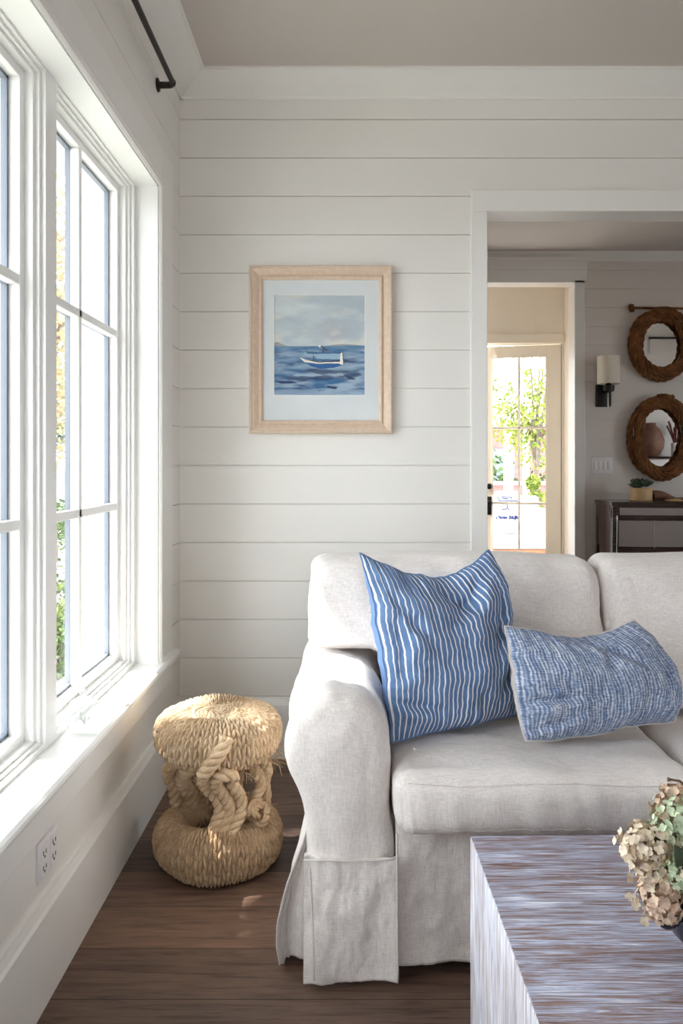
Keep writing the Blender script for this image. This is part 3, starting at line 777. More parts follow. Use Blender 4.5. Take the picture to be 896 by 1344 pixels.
# base under the cushions and back frame
def wrinkle_panel(x0, x1, z0, z1, yfun, nx, nz, seed, amp, back=0.012):
    X, Z = np.meshgrid(np.linspace(x0, x1, nx), np.linspace(z0, z1, nz), indexing='ij')
    P = np.stack([X, yfun(X, Z), Z], -1); sh = P.shape; Q = P.reshape(-1, 3)
    Q[:, 1] -= vnoise(Q, (9, 1, 5), seed, 4)*amp+vnoise(Q+np.array([0, 0, 0])*1.0, (34, 1, 12), seed+5, 2)*amp*0.22
    # long soft diagonal folds
    ph = Q[:, 0]*22+Q[:, 2]*38+seed
    Q[:, 1] -= amp*0.5*np.exp(-((ph % 9-4.5)/1.1)**2)*(vnoise(Q, (5, 1, 5), seed+9)*0.8+0.4)
    P = Q.reshape(sh); Bk = P.copy(); Bk[..., 1] += back
    full = np.concatenate([P, Bk[::-1]], 0)
    mb = MB().grid(full, True, False)
    n = full.shape[0]*full.shape[1]; nxx, nzz = P.shape[:2]
    # close top and bottom edges
    for j in (0, nzz-1):
        for i in range(nxx-1):
            a, b = i*nzz+j, (i+1)*nzz+j; c2, d2 = (2*nxx-2-i)*nzz+j, (2*nxx-1-i)*nzz+j
            mb.f.append((a, b, c2, d2) if j else (a, d2, c2, b))
    return mb
yb_ = lambda X, Z: 1.790-0.016*smoothstep(0.2, 0.0, Z)+0*X
wrinkle_panel(0.108, XE-0.108, 0.032, 0.372, yb_, 170, 50, 2.2, 0.014).build('front_skirt', LINEN, sofa, True)
ya_ = lambda X, Z: 1.752-0.022*smoothstep(0.28, 0.0, Z)-0.006*np.sin((X+0.1)*30)*smoothstep(.25, .02, Z)
wrinkle_panel(-0.100, 0.111, 0.014, 0.282, ya_, 70, 60, 7.7, 0.017).build('arm_skirt', LINEN, sofa, True)
wrinkle_panel(XE-0.111, XE+0.100, 0.014, 0.282, ya_, 60, 50, 4.7, 0.009).build('arm_skirt', LINEN, sofa, True)
# seam lines of the arm skirt
mb = MB()
mb.tube(spline([(-0.100, 1.744, 0.281), (-0.03, 1.741, 0.282), (0.04, 1.741, 0.282), (0.085, 1.742, 0.284), (0.110, 1.748, 0.288)], 30), 0.0024, 6)
mb.build('piping', LINEN_D, sofa, True)
mb = MB().tube([(0.109, 1.744-0.024*smoothstep(.28, 0, z), z) for z in np.linspace(0.03, 0.34, 20)], 0.0024, 6)
mb.build('piping', LINEN_D, sofa, True)
mb = MB().tube([(-0.086+0.018*math.sin((0.28-z)*6)*0.6, 1.733-0.024*smoothstep(.28, 0, z), z) for z in np.linspace(0.035, 0.27, 20)], 0.0022, 6)
mb.build('piping', LINEN_D, sofa, True)
# flared side skirt behind the corner pleat, with its front return facing the room
zs = np.linspace(0.012, 0.33, 44)
xl = np.interp(zs, [0.012, 0.06, 0.105, 0.20, 0.26, 0.33], [-0.160, -0.166, -0.165, -0.140, -0.118, -0.094])
Yg, Zg = np.meshgrid(np.linspace(1.80, 2.52, 60), zs, indexing='ij')
Xl = np.broadcast_to(xl, Yg.shape)
fl = smoothstep(0.335, 0.0, Zg)
Xg = -0.100+(Xl+0.100)*np.exp(-(Yg-1.80)/0.5)-0.006*np.sin(Yg*21)*fl*np.clip((Yg-1.8)/.1, 0, 1)
nr = 16
ks = np.linspace(0, 1, nr)
ret = np.zeros((nr, len(zs), 3))
for a, k in enumerate(ks):           # return panel from the tucked inner edge out to the corner
    ret[a, :, 0] = -0.088*(1-k)+xl*k
    ret[a, :, 1] = 1.803+0.012*np.sin(PI*k)*1.0-0.010*np.sin(2*PI*k)*smoothstep(.33, .05, zs)
    ret[a, :, 2] = zs+0.018*(1-k)*smoothstep(.12, .0, zs)
P = np.concatenate([ret[:-1], np.stack([Xg, Yg, Zg], -1)], 0); sh = P.shape; Q = P.reshape(-1, 3)
wv_ = vnoise(Q, (14, 10, 9), 5.5, 3); Q[:, 0] -= wv_*0.005; Q[:, 1] -= wv_*0.006; P = Q.reshape(sh)
Bk = P.copy(); Bk[nr-1:, :, 0] += 0.010; Bk[:nr-1, :, 1] += 0.010
nn_, nz = P.shape[:2]
full = np.concatenate([P, Bk[::-1]], 0); mb = MB().grid(full, True, False)
for j in (0, nz-1):
    for i in range(nn_-1): mb.f.append((i*nz+j, (i+1)*nz+j, (2*nn_-2-i)*nz+j, (2*nn_-1-i)*nz+j))
mb.build('side_skirt', LINEN, sofa, True)
for a in (nr-1, nr-5):
    MB().tube([(P[a, j, 0], P[a, j, 1]-0.003, P[a, j, 2]) for j in range(0, nz, 2)], 0.0026, 6).build('piping', LINEN_D, sofa, True)
MB().box(-0.04, XE+0.04, 2.36, 2.52, 0.03, 0.80, 0.03, 3).build('back_frame', LINEN, sofa, True)
MB().box(0.10, XE-0.10, 1.84, 2.36, 0.06, 0.345, 0.01).build('seat_deck', LINEN, sofa, True)

# seat cushions
def seat_fn(half, seed):
    def fn(P):
        x, y, z = P[:, 0]/half[0], P[:, 1]/half[1], P[:, 2]/half[2]
        P = P.copy()
        P[:, 2] += np.where(z > 0, 1, 0.15)*0.007*(1-np.abs(x)**2.6)*(1-np.abs(y)**2.6)*np.sign(z)
        P[:, 1] -= 0.014*(1-np.abs(x)**4)*(y < -0.6)*(1-z*z)*np.clip((-y-0.6)/0.4, 0, 1)
        w = vnoise(P, (4.5, 9, 9), seed, 4)*0.009
        fold = np.abs(vnoise(P, (24, 3, 3), seed+4, 3))*0.013*np.clip((-y-0.45)/0.5, 0, 1)
        P[:, 2] += w*(z > 0)
        P[:, 1] -= fold
        P[:, 0] += 0.004*vnoise(P, (1, 6, 6), seed+7)
        return P
    return fn
for i, (xa, xb, sd) in enumerate(((0.101, 0.785, 1.3), (0.80, XE-0.10, 6.4))):
    h = ((xb-xa)/2, 0.325, 0.069)
    o = soft_box(((xa+xb)/2, 2.035, 0.411), h, 0.045, 30, seat_fn(h, sd)).build('seat_cushion', LINEN, sofa, True); weld(o)
    bv_ = BVHTree.FromPolygons([v.co[:] for v in o.data.vertices], [tuple(p.vertices) for p in o.data.polygons])
    for zz in (0.463, 0.369):
        q = []
        for x in np.linspace(xa+0.03, xb-0.03, 70):
            hit = bv_.ray_cast(Vector((x, 1.4, zz+0.002*math.sin(x*17))), Vector((0, 1, 0)))[0]
            if hit is not None: q.append((hit.x, hit.y+0.0004, hit.z))
        MB().tube(q, 0.0016, 6).build('piping', LINEN_D, o, True)

# back cushions
def back_fn(half, seed, arm_left):
    def fn(P):
        P = P.copy(); x, y, z = P[:, 0]/half[0], P[:, 1]/half[1], P[:, 2]/half[2]
        if arm_left:        # left end rides over the arm
            k = smoothstep(-half[0]+0.24, -half[0]+0.19, P[:, 0])
            P[:, 2] = np.where(k > 0, P[:, 2]*(1-k)+k*(half[2]+(P[:, 2]-half[2])*(0.248/(2*half[2]))), P[:, 2])
        P[:, 1] += -0.024*(1-np.abs(x)**3)*(1-np.abs(z)**3)*(y < 0)+0.02*(1-x*x)*(1-z*z)*(y > 0)
        P[:, 2] += 0.010*vnoise(P, (4, 1, 1), seed+3)*(z > 0.3)+0.004*(1-x*x)*(z > 0)
        P[:, 1] += 0.13*(P[:, 2]+half[2])/(2*half[2])      # lean back
        w = vnoise(P, (7, 7, 5), seed, 4)*0.013
        edge = np.clip((np.abs(x)-0.75)/0.25, 0, 1)
        w += np.abs(vnoise(P, (3, 3, 30), seed+2, 2))*0.008*edge
        P[:, 1] -= w*(y < 0.2)
        P[:, 0] += 0.008*vnoise(P, (2, 4, 9), seed+6, 2)*(np.abs(x) > 0.8)
        return P
    return fn
for i, (xa, xb, sd, al) in enumerate(((-0.112, 0.714, 2.2, True), (0.716, XE+0.08, 9.1, False))):
    h = ((xb-xa)/2, 0.095, 0.2)
    o = soft_box(((xa+xb)/2, 2.178, 0.70), h, 0.055, 30, back_fn(h, sd, al)).build('back_cushion', LINEN, sofa, True); weld(o)

# ------------------------------------------------------------------ cushions thrown on the sofa
def pillow(name, label, L, Rr, Bt, Tp, Yc, thick, mats, seed, n=110, chop=None, wamp=0.006, back=1.0, cat='cushion', fold=None, lside=0.0):
    """four photo-traced edges at real depths Yc=(bl,br,tr,tl); front and back bulge about that seam"""
    def res(pts):
        P_ = resample(spline(pts, 200), n); f_ = np.linspace(0, 1, n); k_ = np.sin(PI*f_)**0.5
        w_ = vnoise(np.stack([P_[:, 0]*0.035, P_[:, 1]*0.035, 0*f_], 1), (1, 1, 1), seed+2.7, 3)*3.2*k_
        t_ = np.gradient(P_, axis=0); t_ /= np.linalg.norm(t_, axis=1)[:, None]
        return P_+np.stack([-t_[:, 1], t_[:, 0]], 1)*w_[:, None]
    l, r, b, tp = res(L), res(Rr), res(Bt), res(Tp)
    s = np.linspace(0, 1, n); Ug, Vg = np.meshgrid(s, s, indexing='ij')
    C = (1-Ug)[..., None]*l[None]+Ug[..., None]*r[None]+(1-Vg)[..., None]*b[:, None]+Vg[..., None]*tp[:, None]
    C -= ((1-Ug)*(1-Vg))[..., None]*b[0]+(Ug*(1-Vg))[..., None]*b[-1]+((1-Ug)*Vg)[..., None]*tp[0]+(Ug*Vg)[..., None]*tp[-1]
    Y = (1-Ug)*(1-Vg)*Yc[0]+Ug*(1-Vg)*Yc[1]+Ug*Vg*Yc[2]+(1-Ug)*Vg*Yc[3]
    P = np.stack([(C[..., 0]-CX)/F*Y, Y, EYE-(C[..., 1]-CY)/F*Y], -1)
    du = P[-1, n//2]-P[0, n//2]; dv = P[n//2, -1]-P[n//2, 0]
    N = np.cross(dv, du); N /= np.linalg.norm(N)
    if N[1] > 0: N = -N
    u, v = 2*Ug-1, 2*Vg-1
    prof = ((1-np.abs(u)**2.2)*(1-np.abs(v)**2.2)).clip(0)**0.5
    if chop: prof = prof*(1-chop[1]*np.exp(-((u-chop[0])/0.22)**2)*smoothstep(0.2, 1.0, v))
    flat = P.reshape(-1, 3)
    wr = vnoise(flat, (11, 11, 11), seed, 4).reshape(Ug.shape)*wamp
    ed = np.exp(-(1-np.abs(v))/0.25); es = np.exp(-(1-np.abs(u))/0.2)
    wr += (np.abs(vnoise(np.stack([Ug, Vg*0.15, 0*Ug], -1).reshape(-1, 3), (26, 6, 1), seed+3, 2)).reshape(Ug.shape)-0.15)*wamp*1.3*ed
    wr += (np.abs(vnoise(np.stack([Ug*0.15, Vg, 0*Ug], -1).reshape(-1, 3), (6, 24, 1), seed+8, 2)).reshape(Ug.shape)-0.15)*wamp*1.3*es
    if fold is not None:
        for (fu, fv, du_, dv_, am) in fold:      # crease along a line through (fu,fv) with direction
            q = (u-fu)*dv_-(v-fv)*du_; along = (u-fu)*du_+(v-fv)*dv_
            wr += -am*np.exp(-(q/0.055)**2)*np.exp(-(along/0.35)**2)+am*0.7*np.exp(-((q-0.11)/0.08)**2)*np.exp(-(along/0.35)**2)
    fr = P+N*(prof*thick*0.5+wr*prof.clip(0, .6)/.6)[..., None]
    dl = (P[0, n//2]-P[-1, n//2]); dl /= np.linalg.norm(dl)
    bk = P-N*(prof*thick*0.5*back)[..., None]+dl*(lside*((1-np.abs(v)**2.2).clip(0)**0.6)*np.exp(-((u+0.86)/0.16)**2)*(1-np.exp(-((u+1)/0.03))))[..., None]
    t = thing(name, label, cat, tuple(np.mean([P[0, 0], P[-1, 0]], axis=0)))
    def withuv(mb, nm, m):
        o = mb.build(nm, m, t, True)
        uvl = o.data.uv_layers.new(name='UVMap')
        li = np.zeros(len(o.data.loops), int); o.data.loops.foreach_get('vertex_index', li)
        uvs = np.stack([Ug.ravel(), Vg.ravel()], 1)[li]; uvl.data.foreach_set('uv', uvs.ravel()); return o
    withuv(MB().grid(fr), 'front_cover', mats[0])
    withuv(MB().grid(bk), 'back_cover', mats[1])
    edge = np.concatenate([P[:, 0], P[-1, 1:], P[::-1, -1][1:], P[0, ::-1][1:-1]])
    MB().tube(edge, 0.0028, 6, True).build('seam', mats[2], t, True)
    return t
pillow('throw_pillow', 'large blue pillow with thin white stripes leaning by the sofa arm',
       [(515, 974), (510, 925), (503, 868), (494, 812), (485, 768), (472, 726)],
       [(678, 938), (677, 890), (672, 835), (668, 795), (660, 758), (641, 722)],
       [(515, 974), (560, 963), (620, 949), (678, 937)],
       [(472, 726), (503, 740), (545, 755), (580, 758), (614, 744), (641, 722)],
       (1.905, 2.045, 2.075, 1.995), 0.185, (STRIPE, BLUE_PLAIN, BLUE_PLAIN), 1.7, chop=(0.25, 0.6), wamp=0.018, lside=0.018,
       fold=[(0.30, 0.60, 0.62, 0.5, 0.020), (0.1, 0.72, -0.6, 0.55, 0.014), (-0.72, -0.62, 0.95, -0.2, 0.022), (-0.6, 0.35, 0.45, -0.6, 0.012), (0.78, -0.45, 0.4, 0.65, 0.016), (0.7, 0.2, 0.2, 0.8, 0.012), (-0.8, 0.0, 0.1, 0.95, 0.012)])
pillow('throw_pillow', 'blue and white crinkle weave lumbar pillow lying in front of the sofa back',
       [(690, 972), (683, 950), (677, 915), (672, 870), (662, 822)],
       [(884, 947), (892, 920), (888, 885), (866, 850), (832, 814)],
       [(690, 972), (750, 969), (820, 955), (884, 947)],
       [(662, 822), (700, 828), (740, 835), (770, 836), (802, 827), (832, 814)],
       (1.872, 1.995, 2.03, 1.935), 0.165, (CRINK, LINEN_D, LINEN_D), 5.2, chop=(0.25, 0.45), wamp=0.014, lside=0.012,
       fold=[(0.35, 0.5, 0.45, -0.75, 0.018), (0.15, 0.6, -0.1, -0.9, 0.012), (-0.75, -0.3, 0.85, 0.15, 0.016), (-0.8, -0.75, 0.8, 0.4, 0.012), (0.75, 0.0, 0.2, 0.9, 0.010)])

# ------------------------------------------------------------------ coffee table
tb = thing('coffee_table', 'square edged whitewashed grey blue timber coffee table in front of the sofa', 'coffee table', (0.70, 1.15, 0))
ang = math.radians(1.0); tx0, ty1 = 0.2356, 1.506; tw, td, tth = 1.0, 0.78, 0.06
def tbox(x0, x1, y0, y1, z0, z1, mat, nm, bev=0.003):
    o = MB().box(x0, x1, y0, y1, z0, z1, bev).build(nm, mat, None, True, 40)
    o.data.transform(Matrix.Translation((tx0, ty1, 0)) @ Matrix.Rotation(ang, 4, 'Z'))
    return adopt(o, tb)
tbox(0.001, tw-0.001, -td, 0, 0.45-tth, 0.45, TABLE_X, 'top', 0.002)
tbox(0.0, 0.06, -td, 0.0005, 0, 0.4485, TABLE_Z, 'side_panel', 0.002)
tbox(tw-0.06, tw, -td, 0.0005, 0, 0.4485, TABLE_Z, 'side_panel', 0.002)
tbox(0.06, tw-0.06, -0.05, -0.02, 0.02, 0.45-tth, TABLE_X, 'back_panel')

# ------------------------------------------------------------------ vase of dried hydrangeas
vx, vy, vz = 0.548, 1.150, 0.4505
vs = thing('flower_vase', 'dark navy bowl vase with dried cream and green hydrangeas on the coffee table', 'vase', (vx, vy, vz))
pr = [(0.03, 0), (0.036, 0.002), (0.055, 0.012), (0.073, 0.032), (0.079, 0.055), (0.074, 0.078), (0.062, 0.094), (0.058, 0.104), (0.066, 0.112), (0.062, 0.113), (0.053, 0.104), (0.056, 0.092), (0.066, 0.074), (0.07, 0.05), (0.02, 0.012)]
MB().lathe(pr, (vx, vy, vz), 48).build('bowl', NAVY, vs, True, 60)
th = np.linspace(0, 2*PI*1.3, 40); rr = 0.016*(1-0.6*th/th[-1])
MB().tube(np.stack([vx-0.084+rr*np.cos(th), vy-0.02+0*th, vz+0.060+rr*np.sin(th)], 1), 0.006, 8).build('scroll_handle', NAVY, vs, True)
def petal_mat(nm, a, b_): return plain(nm, tuple((np.array(lin(a))+np.array(lin(b_)))/2), 0.8, vary=0.32, vscale=60)
PET = [petal_mat('dried cream petals', (244, 230, 208), (216, 190, 162)), petal_mat('dried tan petals', (232, 210, 186), (194, 162, 138)), petal_mat('green hydrangea petals', (216, 226, 198), (176, 194, 156))]
STEM = plain('brown stem', lin((112, 88, 62)), 0.8)
def floret(mb, c, nrm, s, ph):
    nrm = nrm/np.linalg.norm(nrm); a = np.cross(nrm, [0.3, 0.2, 1.0]); a /= np.linalg.norm(a); b = np.cross(nrm, a)
    for k in range(4):
        t = ph+k*PI/2; d = a*math.cos(t)+b*math.sin(t); e = -a*math.sin(t)+b*math.cos(t)
        cu = random.uniform(0.15, 0.6)
        w = s*random.uniform(0.42, 0.6); l = s*random.uniform(0.85, 1.15)
        V = [c, c+d*l*0.45-e*w+nrm*l*cu*0.2, c+d*l*0.55+nrm*l*cu*0.05, c+d*l*0.45+e*w+nrm*l*cu*0.2, c+d*l*0.9-e*w*0.7+nrm*l*cu*0.55, c+d*l+nrm*l*cu*0.45, c+d*l*0.9+e*w*0.7+nrm*l*cu*0.55]
        mb.add(V, [(0, 1, 2), (0, 2, 3), (1, 4, 5, 2), (2, 5, 6, 3)])
def head(c, r, nfl, s, mat, squash=(1, 1, 1), droop=None):
    mb = MB(); c = np.array(c); g = PI*(3-math.sqrt(5)); nfl = int(nfl*3.6); s *= 0.52
    for i in range(nfl):
        z = 1-2*(i+0.5)/nfl; q = math.sqrt(1-z*z); t = i*g
        d = np.array([q*math.cos(t), q*math.sin(t), z])+np.random.normal(0, 0.12, 3)
        p = c+d*np.array(squash)*r*random.uniform(0.72, 1.1)
        floret(mb, p, d+np.random.normal(0, 0.3, 3), s*random.uniform(0.75, 1.2), random.uniform(0, PI))
    return mb.build('flower_head', mat, vs, True)
def hp(px, py, Y): return at(px, py, Y)
heads = [(852, 1112, 1.13, 0.033, 62, 0.0135, 0, (1.25, 1, 0.9)), (838, 1120, 1.13, 0.020, 26, 0.012, 0, (1.1, 1, 0.9)), (868, 1172, 1.12, 0.034, 66, 0.0135, 1, (0.9, 0.9, 1.1)), (860, 1150, 1.12, 0.022, 34, 0.012, 0, (1, 1, 1)), (893, 1082, 1.14, 0.038, 90, 0.0115, 2, (1, 1, 1.1)),
         (894, 1142, 1.12, 0.034, 80, 0.0115, 2, (1, 1, 1)), (878, 1062, 1.15, 0.020, 26, 0.014, 1, (1.1, 1, 1)), (886, 1042, 1.15, 0.015, 16, 0.013, 1, (1.3, 1, 0.8)), (940, 1095, 1.16, 0.05, 120, 0.012, 2, (1, 1, 1)), (935, 1150, 1.10, 0.045, 100, 0.013, 0, (1, 1, 1))]
cen = np.array([vx, vy, vz+0.09])
stem_mb = MB()
for px, py, Y, r, nf, s, mi, sq in heads:
    c = hp(px, py, Y); head(c, r, nf, s, PET[mi], sq)
    MB().tube(spline([cen-np.array([0, 0, 0.05]), cen+(c-cen)*0.4+np.array([0, 0, 0.03]), c], 12), 0.0022, 6).build('stem', STEM, vs, True)
MB().tube(spline([cen, hp(910, 1060, 1.15), hp(896, 1029, 1.15), hp(885, 1024, 1.15), hp(876, 1023, 1.15)], 20), [0.0016]*17+[0.002, 0.003, 0.0035], 6).build('twig', STEM, vs, True)
def leaf(p0, p1, w, up, nm='leaf', mat=LEAFD):
    p0, p1 = np.array(p0), np.array(p1); d = p1-p0; L = np.linalg.norm(d); d /= L
    s = np.cross(d, up); s /= np.linalg.norm(s); nn = np.cross(s, d)
    n = 12; A = []
    for i in range(n+1):
        f = i/n; ww = w*math.sin(PI*min(1, f*1.02))**0.75*(1-0.25*f)*(1+0.08*(i % 2))
        row = [p0+d*L*f+s*ww*k+nn*(0.012*math.sin(PI*f)-abs(k)*ww*0.25) for k in (-1, -0.5, 0, 0.5, 1)]
        A.append(row)
    A = np.array(A); B = A+nn*0.0012
    mb = MB().grid(np.concatenate([A.transpose(1, 0, 2), B.transpose(1, 0, 2)[::-1]], 0), True, False)
    return mb.build(nm, mat, vs, True)
leaf(hp(884, 1105, 1.14), hp(846, 1090, 1.16), 0.020, np.array([0, -1, 0.45]))
leaf(hp(894, 1138, 1.10), hp(884, 1108, 1.09), 0.013, np.array([0.1, -1, 0.2]))
leaf(hp(915, 1110, 1.13), hp(955, 1060, 1.2), 0.02, np.array([0, -1, 0.5]))
# thin dried wisps dangling from the bunch
mb = MB()
for q in ([(852, 1180), (846, 1196), (851, 1205), (845, 1212)], [(838, 1165), (832, 1175), (834, 1186)], [(828, 1128), (826, 1142), (826, 1152)], [(834, 1104), (826, 1100), (825, 1106)]):
    MB().tube(spline([hp(x, y, 1.12) for x, y in q], 14), 0.0009, 5).build('wisp', PET[0], vs, True)
mb = MB()
for (x, y) in ((826, 1176), (822, 1123), (845, 1208), (826, 1152), (834, 1187)):
    floret(mb, hp(x, y, 1.12), np.array([random.uniform(-.5, .5), -1, random.uniform(-.3, .5)]), 0.008, random.random())
mb.build('loose_floret', PET[0], vs, True)

# ------------------------------------------------------------------ hall behind the opening
HG = [1.831+k*PITCH for k in range(-12, 8)]
DX0, DX1, DZ = 0.75, 1.846, 2.645
mb = MB()
shiplap(mb, 'x', DX1, XR, HY, HY+0.15, 0, 3.0, HG, 0.0032)
shiplap(mb, 'x', DX0, DX1, HY, HY+0.15, DZ, 3.0, HG, 0.0032)
shiplap(mb, 'x', WL, DX0, HY, HY+0.15, 0, 3.0, HG, 0.0032)
S(mb, 'wall_hall', HALLW)
S(MB().box(DX1, DX1+0.085, HY-0.022, HY, 0, DZ+0.02, 0.004), 'trim_12', TRIM)
S(MB().box(DX0-0.085, DX0, HY-0.022, HY, 0, DZ+0.02, 0.004), 'trim_13', TRIM)
hd = [(0, DZ+0.0), (0.022, DZ), (0.022, DZ+0.10), (0.028, DZ+0.105), (0.034, DZ+0.125), (0.055, DZ+0.155), (0.072, DZ+0.175), (0.074, DZ+0.195), (0, DZ+0.197)]
S(MB().prism([(HY-d, z) for d, z in hd], 'x', DX0-0.10, DX1+0.10), 'trim_14', TRIM)
hc = [(0, HZ-0.07), (0.012, HZ-0.07), (0.03, HZ-0.05), (0.06, HZ-0.02), (0.07, HZ), (0, HZ)]
S(MB().prism([(HY-d, z) for d, z in hc], 'x', WL, XR), 'trim_15', TRIM)
# foyer behind the doorway
EY = 7.10; EX = 1.965
S(MB().box(EX, EX+0.15, HY+0.15, EY+0.15, 0, 3.0), 'wall_foyer', CREAM)
dx0, dx1, dzt = 1.205, 1.945, 2.262
mb = MB()
mb.box(dx0, EX, EY, EY+0.15, dzt, 3.0).box(dx1, EX, EY, EY+0.15, 0, dzt).box(1.0, dx0, EY, EY+0.15, 0, 3.0).box(-0.45, 1.0, EY, EY+0.15, 2.45, 3.0).box(-0.45, 1.0, EY, EY+0.15, 0, 0.3).box(-0.95, -0.45, EY, EY+0.15, 0, 3.0)
S(mb, 'wall_entry', CREAM)
S(MB().box(dx0-0.08, dx1+0.019, EY-0.02, EY, dzt, dzt+0.085, 0.004), 'trim_16', CREAM)
root = bpy.data.objects.new('window_7', None); COL.objects.link(root); root.location = (0.27, EY+0.07, 0.3); struct(root)
mb = MB().box(-0.45, -0.38, EY+.04, EY+.1, .3, 2.45).box(.93, 1.0, EY+.04, EY+.1, .3, 2.45).box(-.45, 1, EY+.04, EY+.1, .3, .37).box(-.45, 1, EY+.04, EY+.1, 2.38, 2.45).box(.25, .3, EY+.04, EY+.1, .3, 2.45)
mb.build('window_frame', WINP, root)

# glazed door, standing slightly ajar, hinged on the right
door = bpy.data.objects.new('door_1', None); COL.objects.link(door); door.location = (dx1, EY+0.03, 0); struct(door)
W_, H_ = dx1-dx0-0.004, 2.255
R = Matrix.Translation((dx1-0.002, EY+0.03, 0)) @ Matrix.Rotation(math.radians(-13), 4, 'Z')
def dbuild(mb, nm, mat, parent=door, smooth=False):
    o = mb.build(nm, mat, None, smooth, 40 if smooth else None); o.data.transform(R); adopt(o, parent if parent is door else door)
    return o
st = 0.125; gx0, gx1, gz0, gz1 = -W_+st-0.01, -0.125, 0.22, 2.155
mb = MB().box(-W_, gx0, -0.02, 0.022, 0.006, H_, 0.002).box(gx1, 0, -0.02, 0.022, 0.006, H_, 0.002).box(gx0, gx1, -0.02, 0.022, gz1, H_, 0.002).box(gx0, gx1, -0.02, 0.022, 0.006, gz0, 0.002)
mb.box(gx0, gx0+0.012, -0.026, -0.02, gz0, gz1).box(gx1-0.012, gx1, -0.026, -0.02, gz0, gz1).box(gx0, gx1, -0.026, -0.02, gz1-0.012, gz1).box(gx0, gx1, -0.026, -0.02, gz0, gz0+0.012)
dbuild(mb, 'leaf_frame', CREAM)
mb = MB(); gm = (gx0+gx1)/2
mb.box(gm-0.011, gm+0.011, -0.018, 0.018, gz0, gz1)
dbuild(mb, 'muntin', CREAM)
for zz in (0.80, 1.497):
    dbuild(MB().box(gx0, gx1, -0.018, 0.018, zz-0.011, zz+0.011), 'muntin', CREAM)
dbuild(MB().box(gx0, gx1, -0.002, 0.002, gz0, gz1), 'glass_pane', GLASS)
hx = -W_+0.094
for zz, rr in ((0.955, 0.028), (0.80, 0.026)):
    mb = MB().lathe([(0.004, 0.02), (rr, 0.02), (rr, 0.03), (rr*0.6, 0.036), (rr*0.45, 0.05), (rr*0.85, 0.06), (rr*0.8, 0.075), (0.003, 0.08)], (hx, 0, zz), 20, 'y')
    dbuild(mb, 'lock' if zz > .9 else 'door_knob', BLACK, smooth=True)
dbuild(MB().box(hx-0.02, hx+0.02, -0.026, -0.018, 0.69, 0.86, 0.004), 'handle_plate', BLACK, smooth=True)

# wall sconce
sx, syy, szc = 2.092, 6.27, 1.92
sc = thing('wall_sconce', 'wall sconce with a cream drum shade and dark bronze bracket on the hall boards', 'wall lamp', (sx, HY, 1.65))
prf = [(0.083, 1.808), (0.088, 1.808), (0.088, 2.03), (0.083, 2.03)]
A = [(r, z) for r, z in prf]+[prf[0]]
MB().lathe(A, (sx, syy, 0), 40, cap=False).build('lamp_shade', SHADE, sc, True, 40)
MB().box(sx-0.072, sx+0.020, HY-0.024, HY-0.0005, 1.63, 1.81, 0.004).build('back_plate', BRONZE, sc, True, 40)
mb = MB().box(sx-0.014, sx+0.022, syy-0.02, HY-0.02, 1.742, 1.766, 0.003).lathe([(0.003, 1.745), (0.042, 1.748), (0.046, 1.775), (0.046, 1.795), (0.03, 1.8), (0.016, 1.81), (0.016, 1.9), (0.003, 1.9)], (sx, syy, 0), 24)
mb.build('arm', BRONZE, sc, True, 40)
MB().tube([(sx+0.012, syy, 1.75), (sx+0.012, syy, 1.64), (sx+0.012, syy, 1.622)], [0.010, 0.009, 0.004], 12).build('finial', BRONZE, sc, True, 50)

# four gang switch plate
t = thing('switch_plate', 'wide white switch plate on the hall wall below the sconce', 'switch', (2.075, HY, 1.08))
MB().box(1.99, 2.160, HY-0.007, HY+0.001, 1.083, 1.218, 0.003).build('cover_plate', PLATE, t, True, 40)
for k in range(4):
    MB().box(2.008+k*0.036, 2.034+k*0.036, HY-0.012, HY-0.006, 1.115, 1.185, 0.002).build('rocker', PLATE, t, True, 40)

# rope mirrors
def rope_mirror(label, px, py, ox, oy, ix, iy, seed):
    c = at(px, py, HY-0.05); k = (HY-0.05)/F
    ox, oy, ix, iy = [q*k for q in (ox, oy, ix, iy)]
    t = thing('rope_mirror', label, 'mirror', (c[0], HY, c[2]-oy), 'rope framed mirrors')
    a = np.linspace(0, 2*PI, 64)
    mb = MB(); V = [(c[0]+(ix+0.012)*math.cos(q), HY-0.022, c[2]+(iy+0.012)*math.sin(q)) for q in a[:-1]]+[(c[0]+(ix+0.012)*math.cos(q), HY-0.016, c[2]+(iy+0.012)*math.sin(q)) for q in a[:-1]]
    mb.add(V, [tuple(range(63)), tuple(range(63, 126))[::-1]]+[(i, (i+1) % 63, 63+(i+1) % 63, 63+i) for i in range(63)])
    mb.build('mirror_glass', MIRROR, t)
    rng = np.random.RandomState(seed)
    th = np.linspace(0, 2*PI, 180, endpoint=False)
    for s in range(6):
        # strands lie at different radii and weave over each other, coiling unevenly
        f0 = (s+0.5)/6; am = 0.22; tw = 2 if s % 2 else 3
        f = np.clip(f0+am*np.sin(th*tw+rng.uniform(0, 6.3))*0.8, 0.12, 0.9)
        rx = ix+(ox-ix)*f; rz = iy+(oy-iy)*f
        yy = HY-0.050-0.026*np.sin(PI*f)-0.008*np.sin(th*tw*1+rng.uniform(0, 6.3))
        P = np.stack([c[0]+rx*np.cos(th), yy, c[2]+rz*np.sin(th)], 1)
        mb = MB().rope(P, 0.0215, 3, 0.17, 8, True, rs=0.52, ro=0.58)
        mb.build('rope_strand', BROWNROPE, t, True)
    return t, c
m1, c1 = rope_mirror('upper oval rope mirror hanging from a rope rod in the hall', 868, 452, 43.5, 48, 25.5, 31, 3)
m2, c2 = rope_mirror('lower oval rope mirror with a loose rope end above the console', 867.5, 574.5, 44.5, 55.5, 25.5, 39.5, 12)
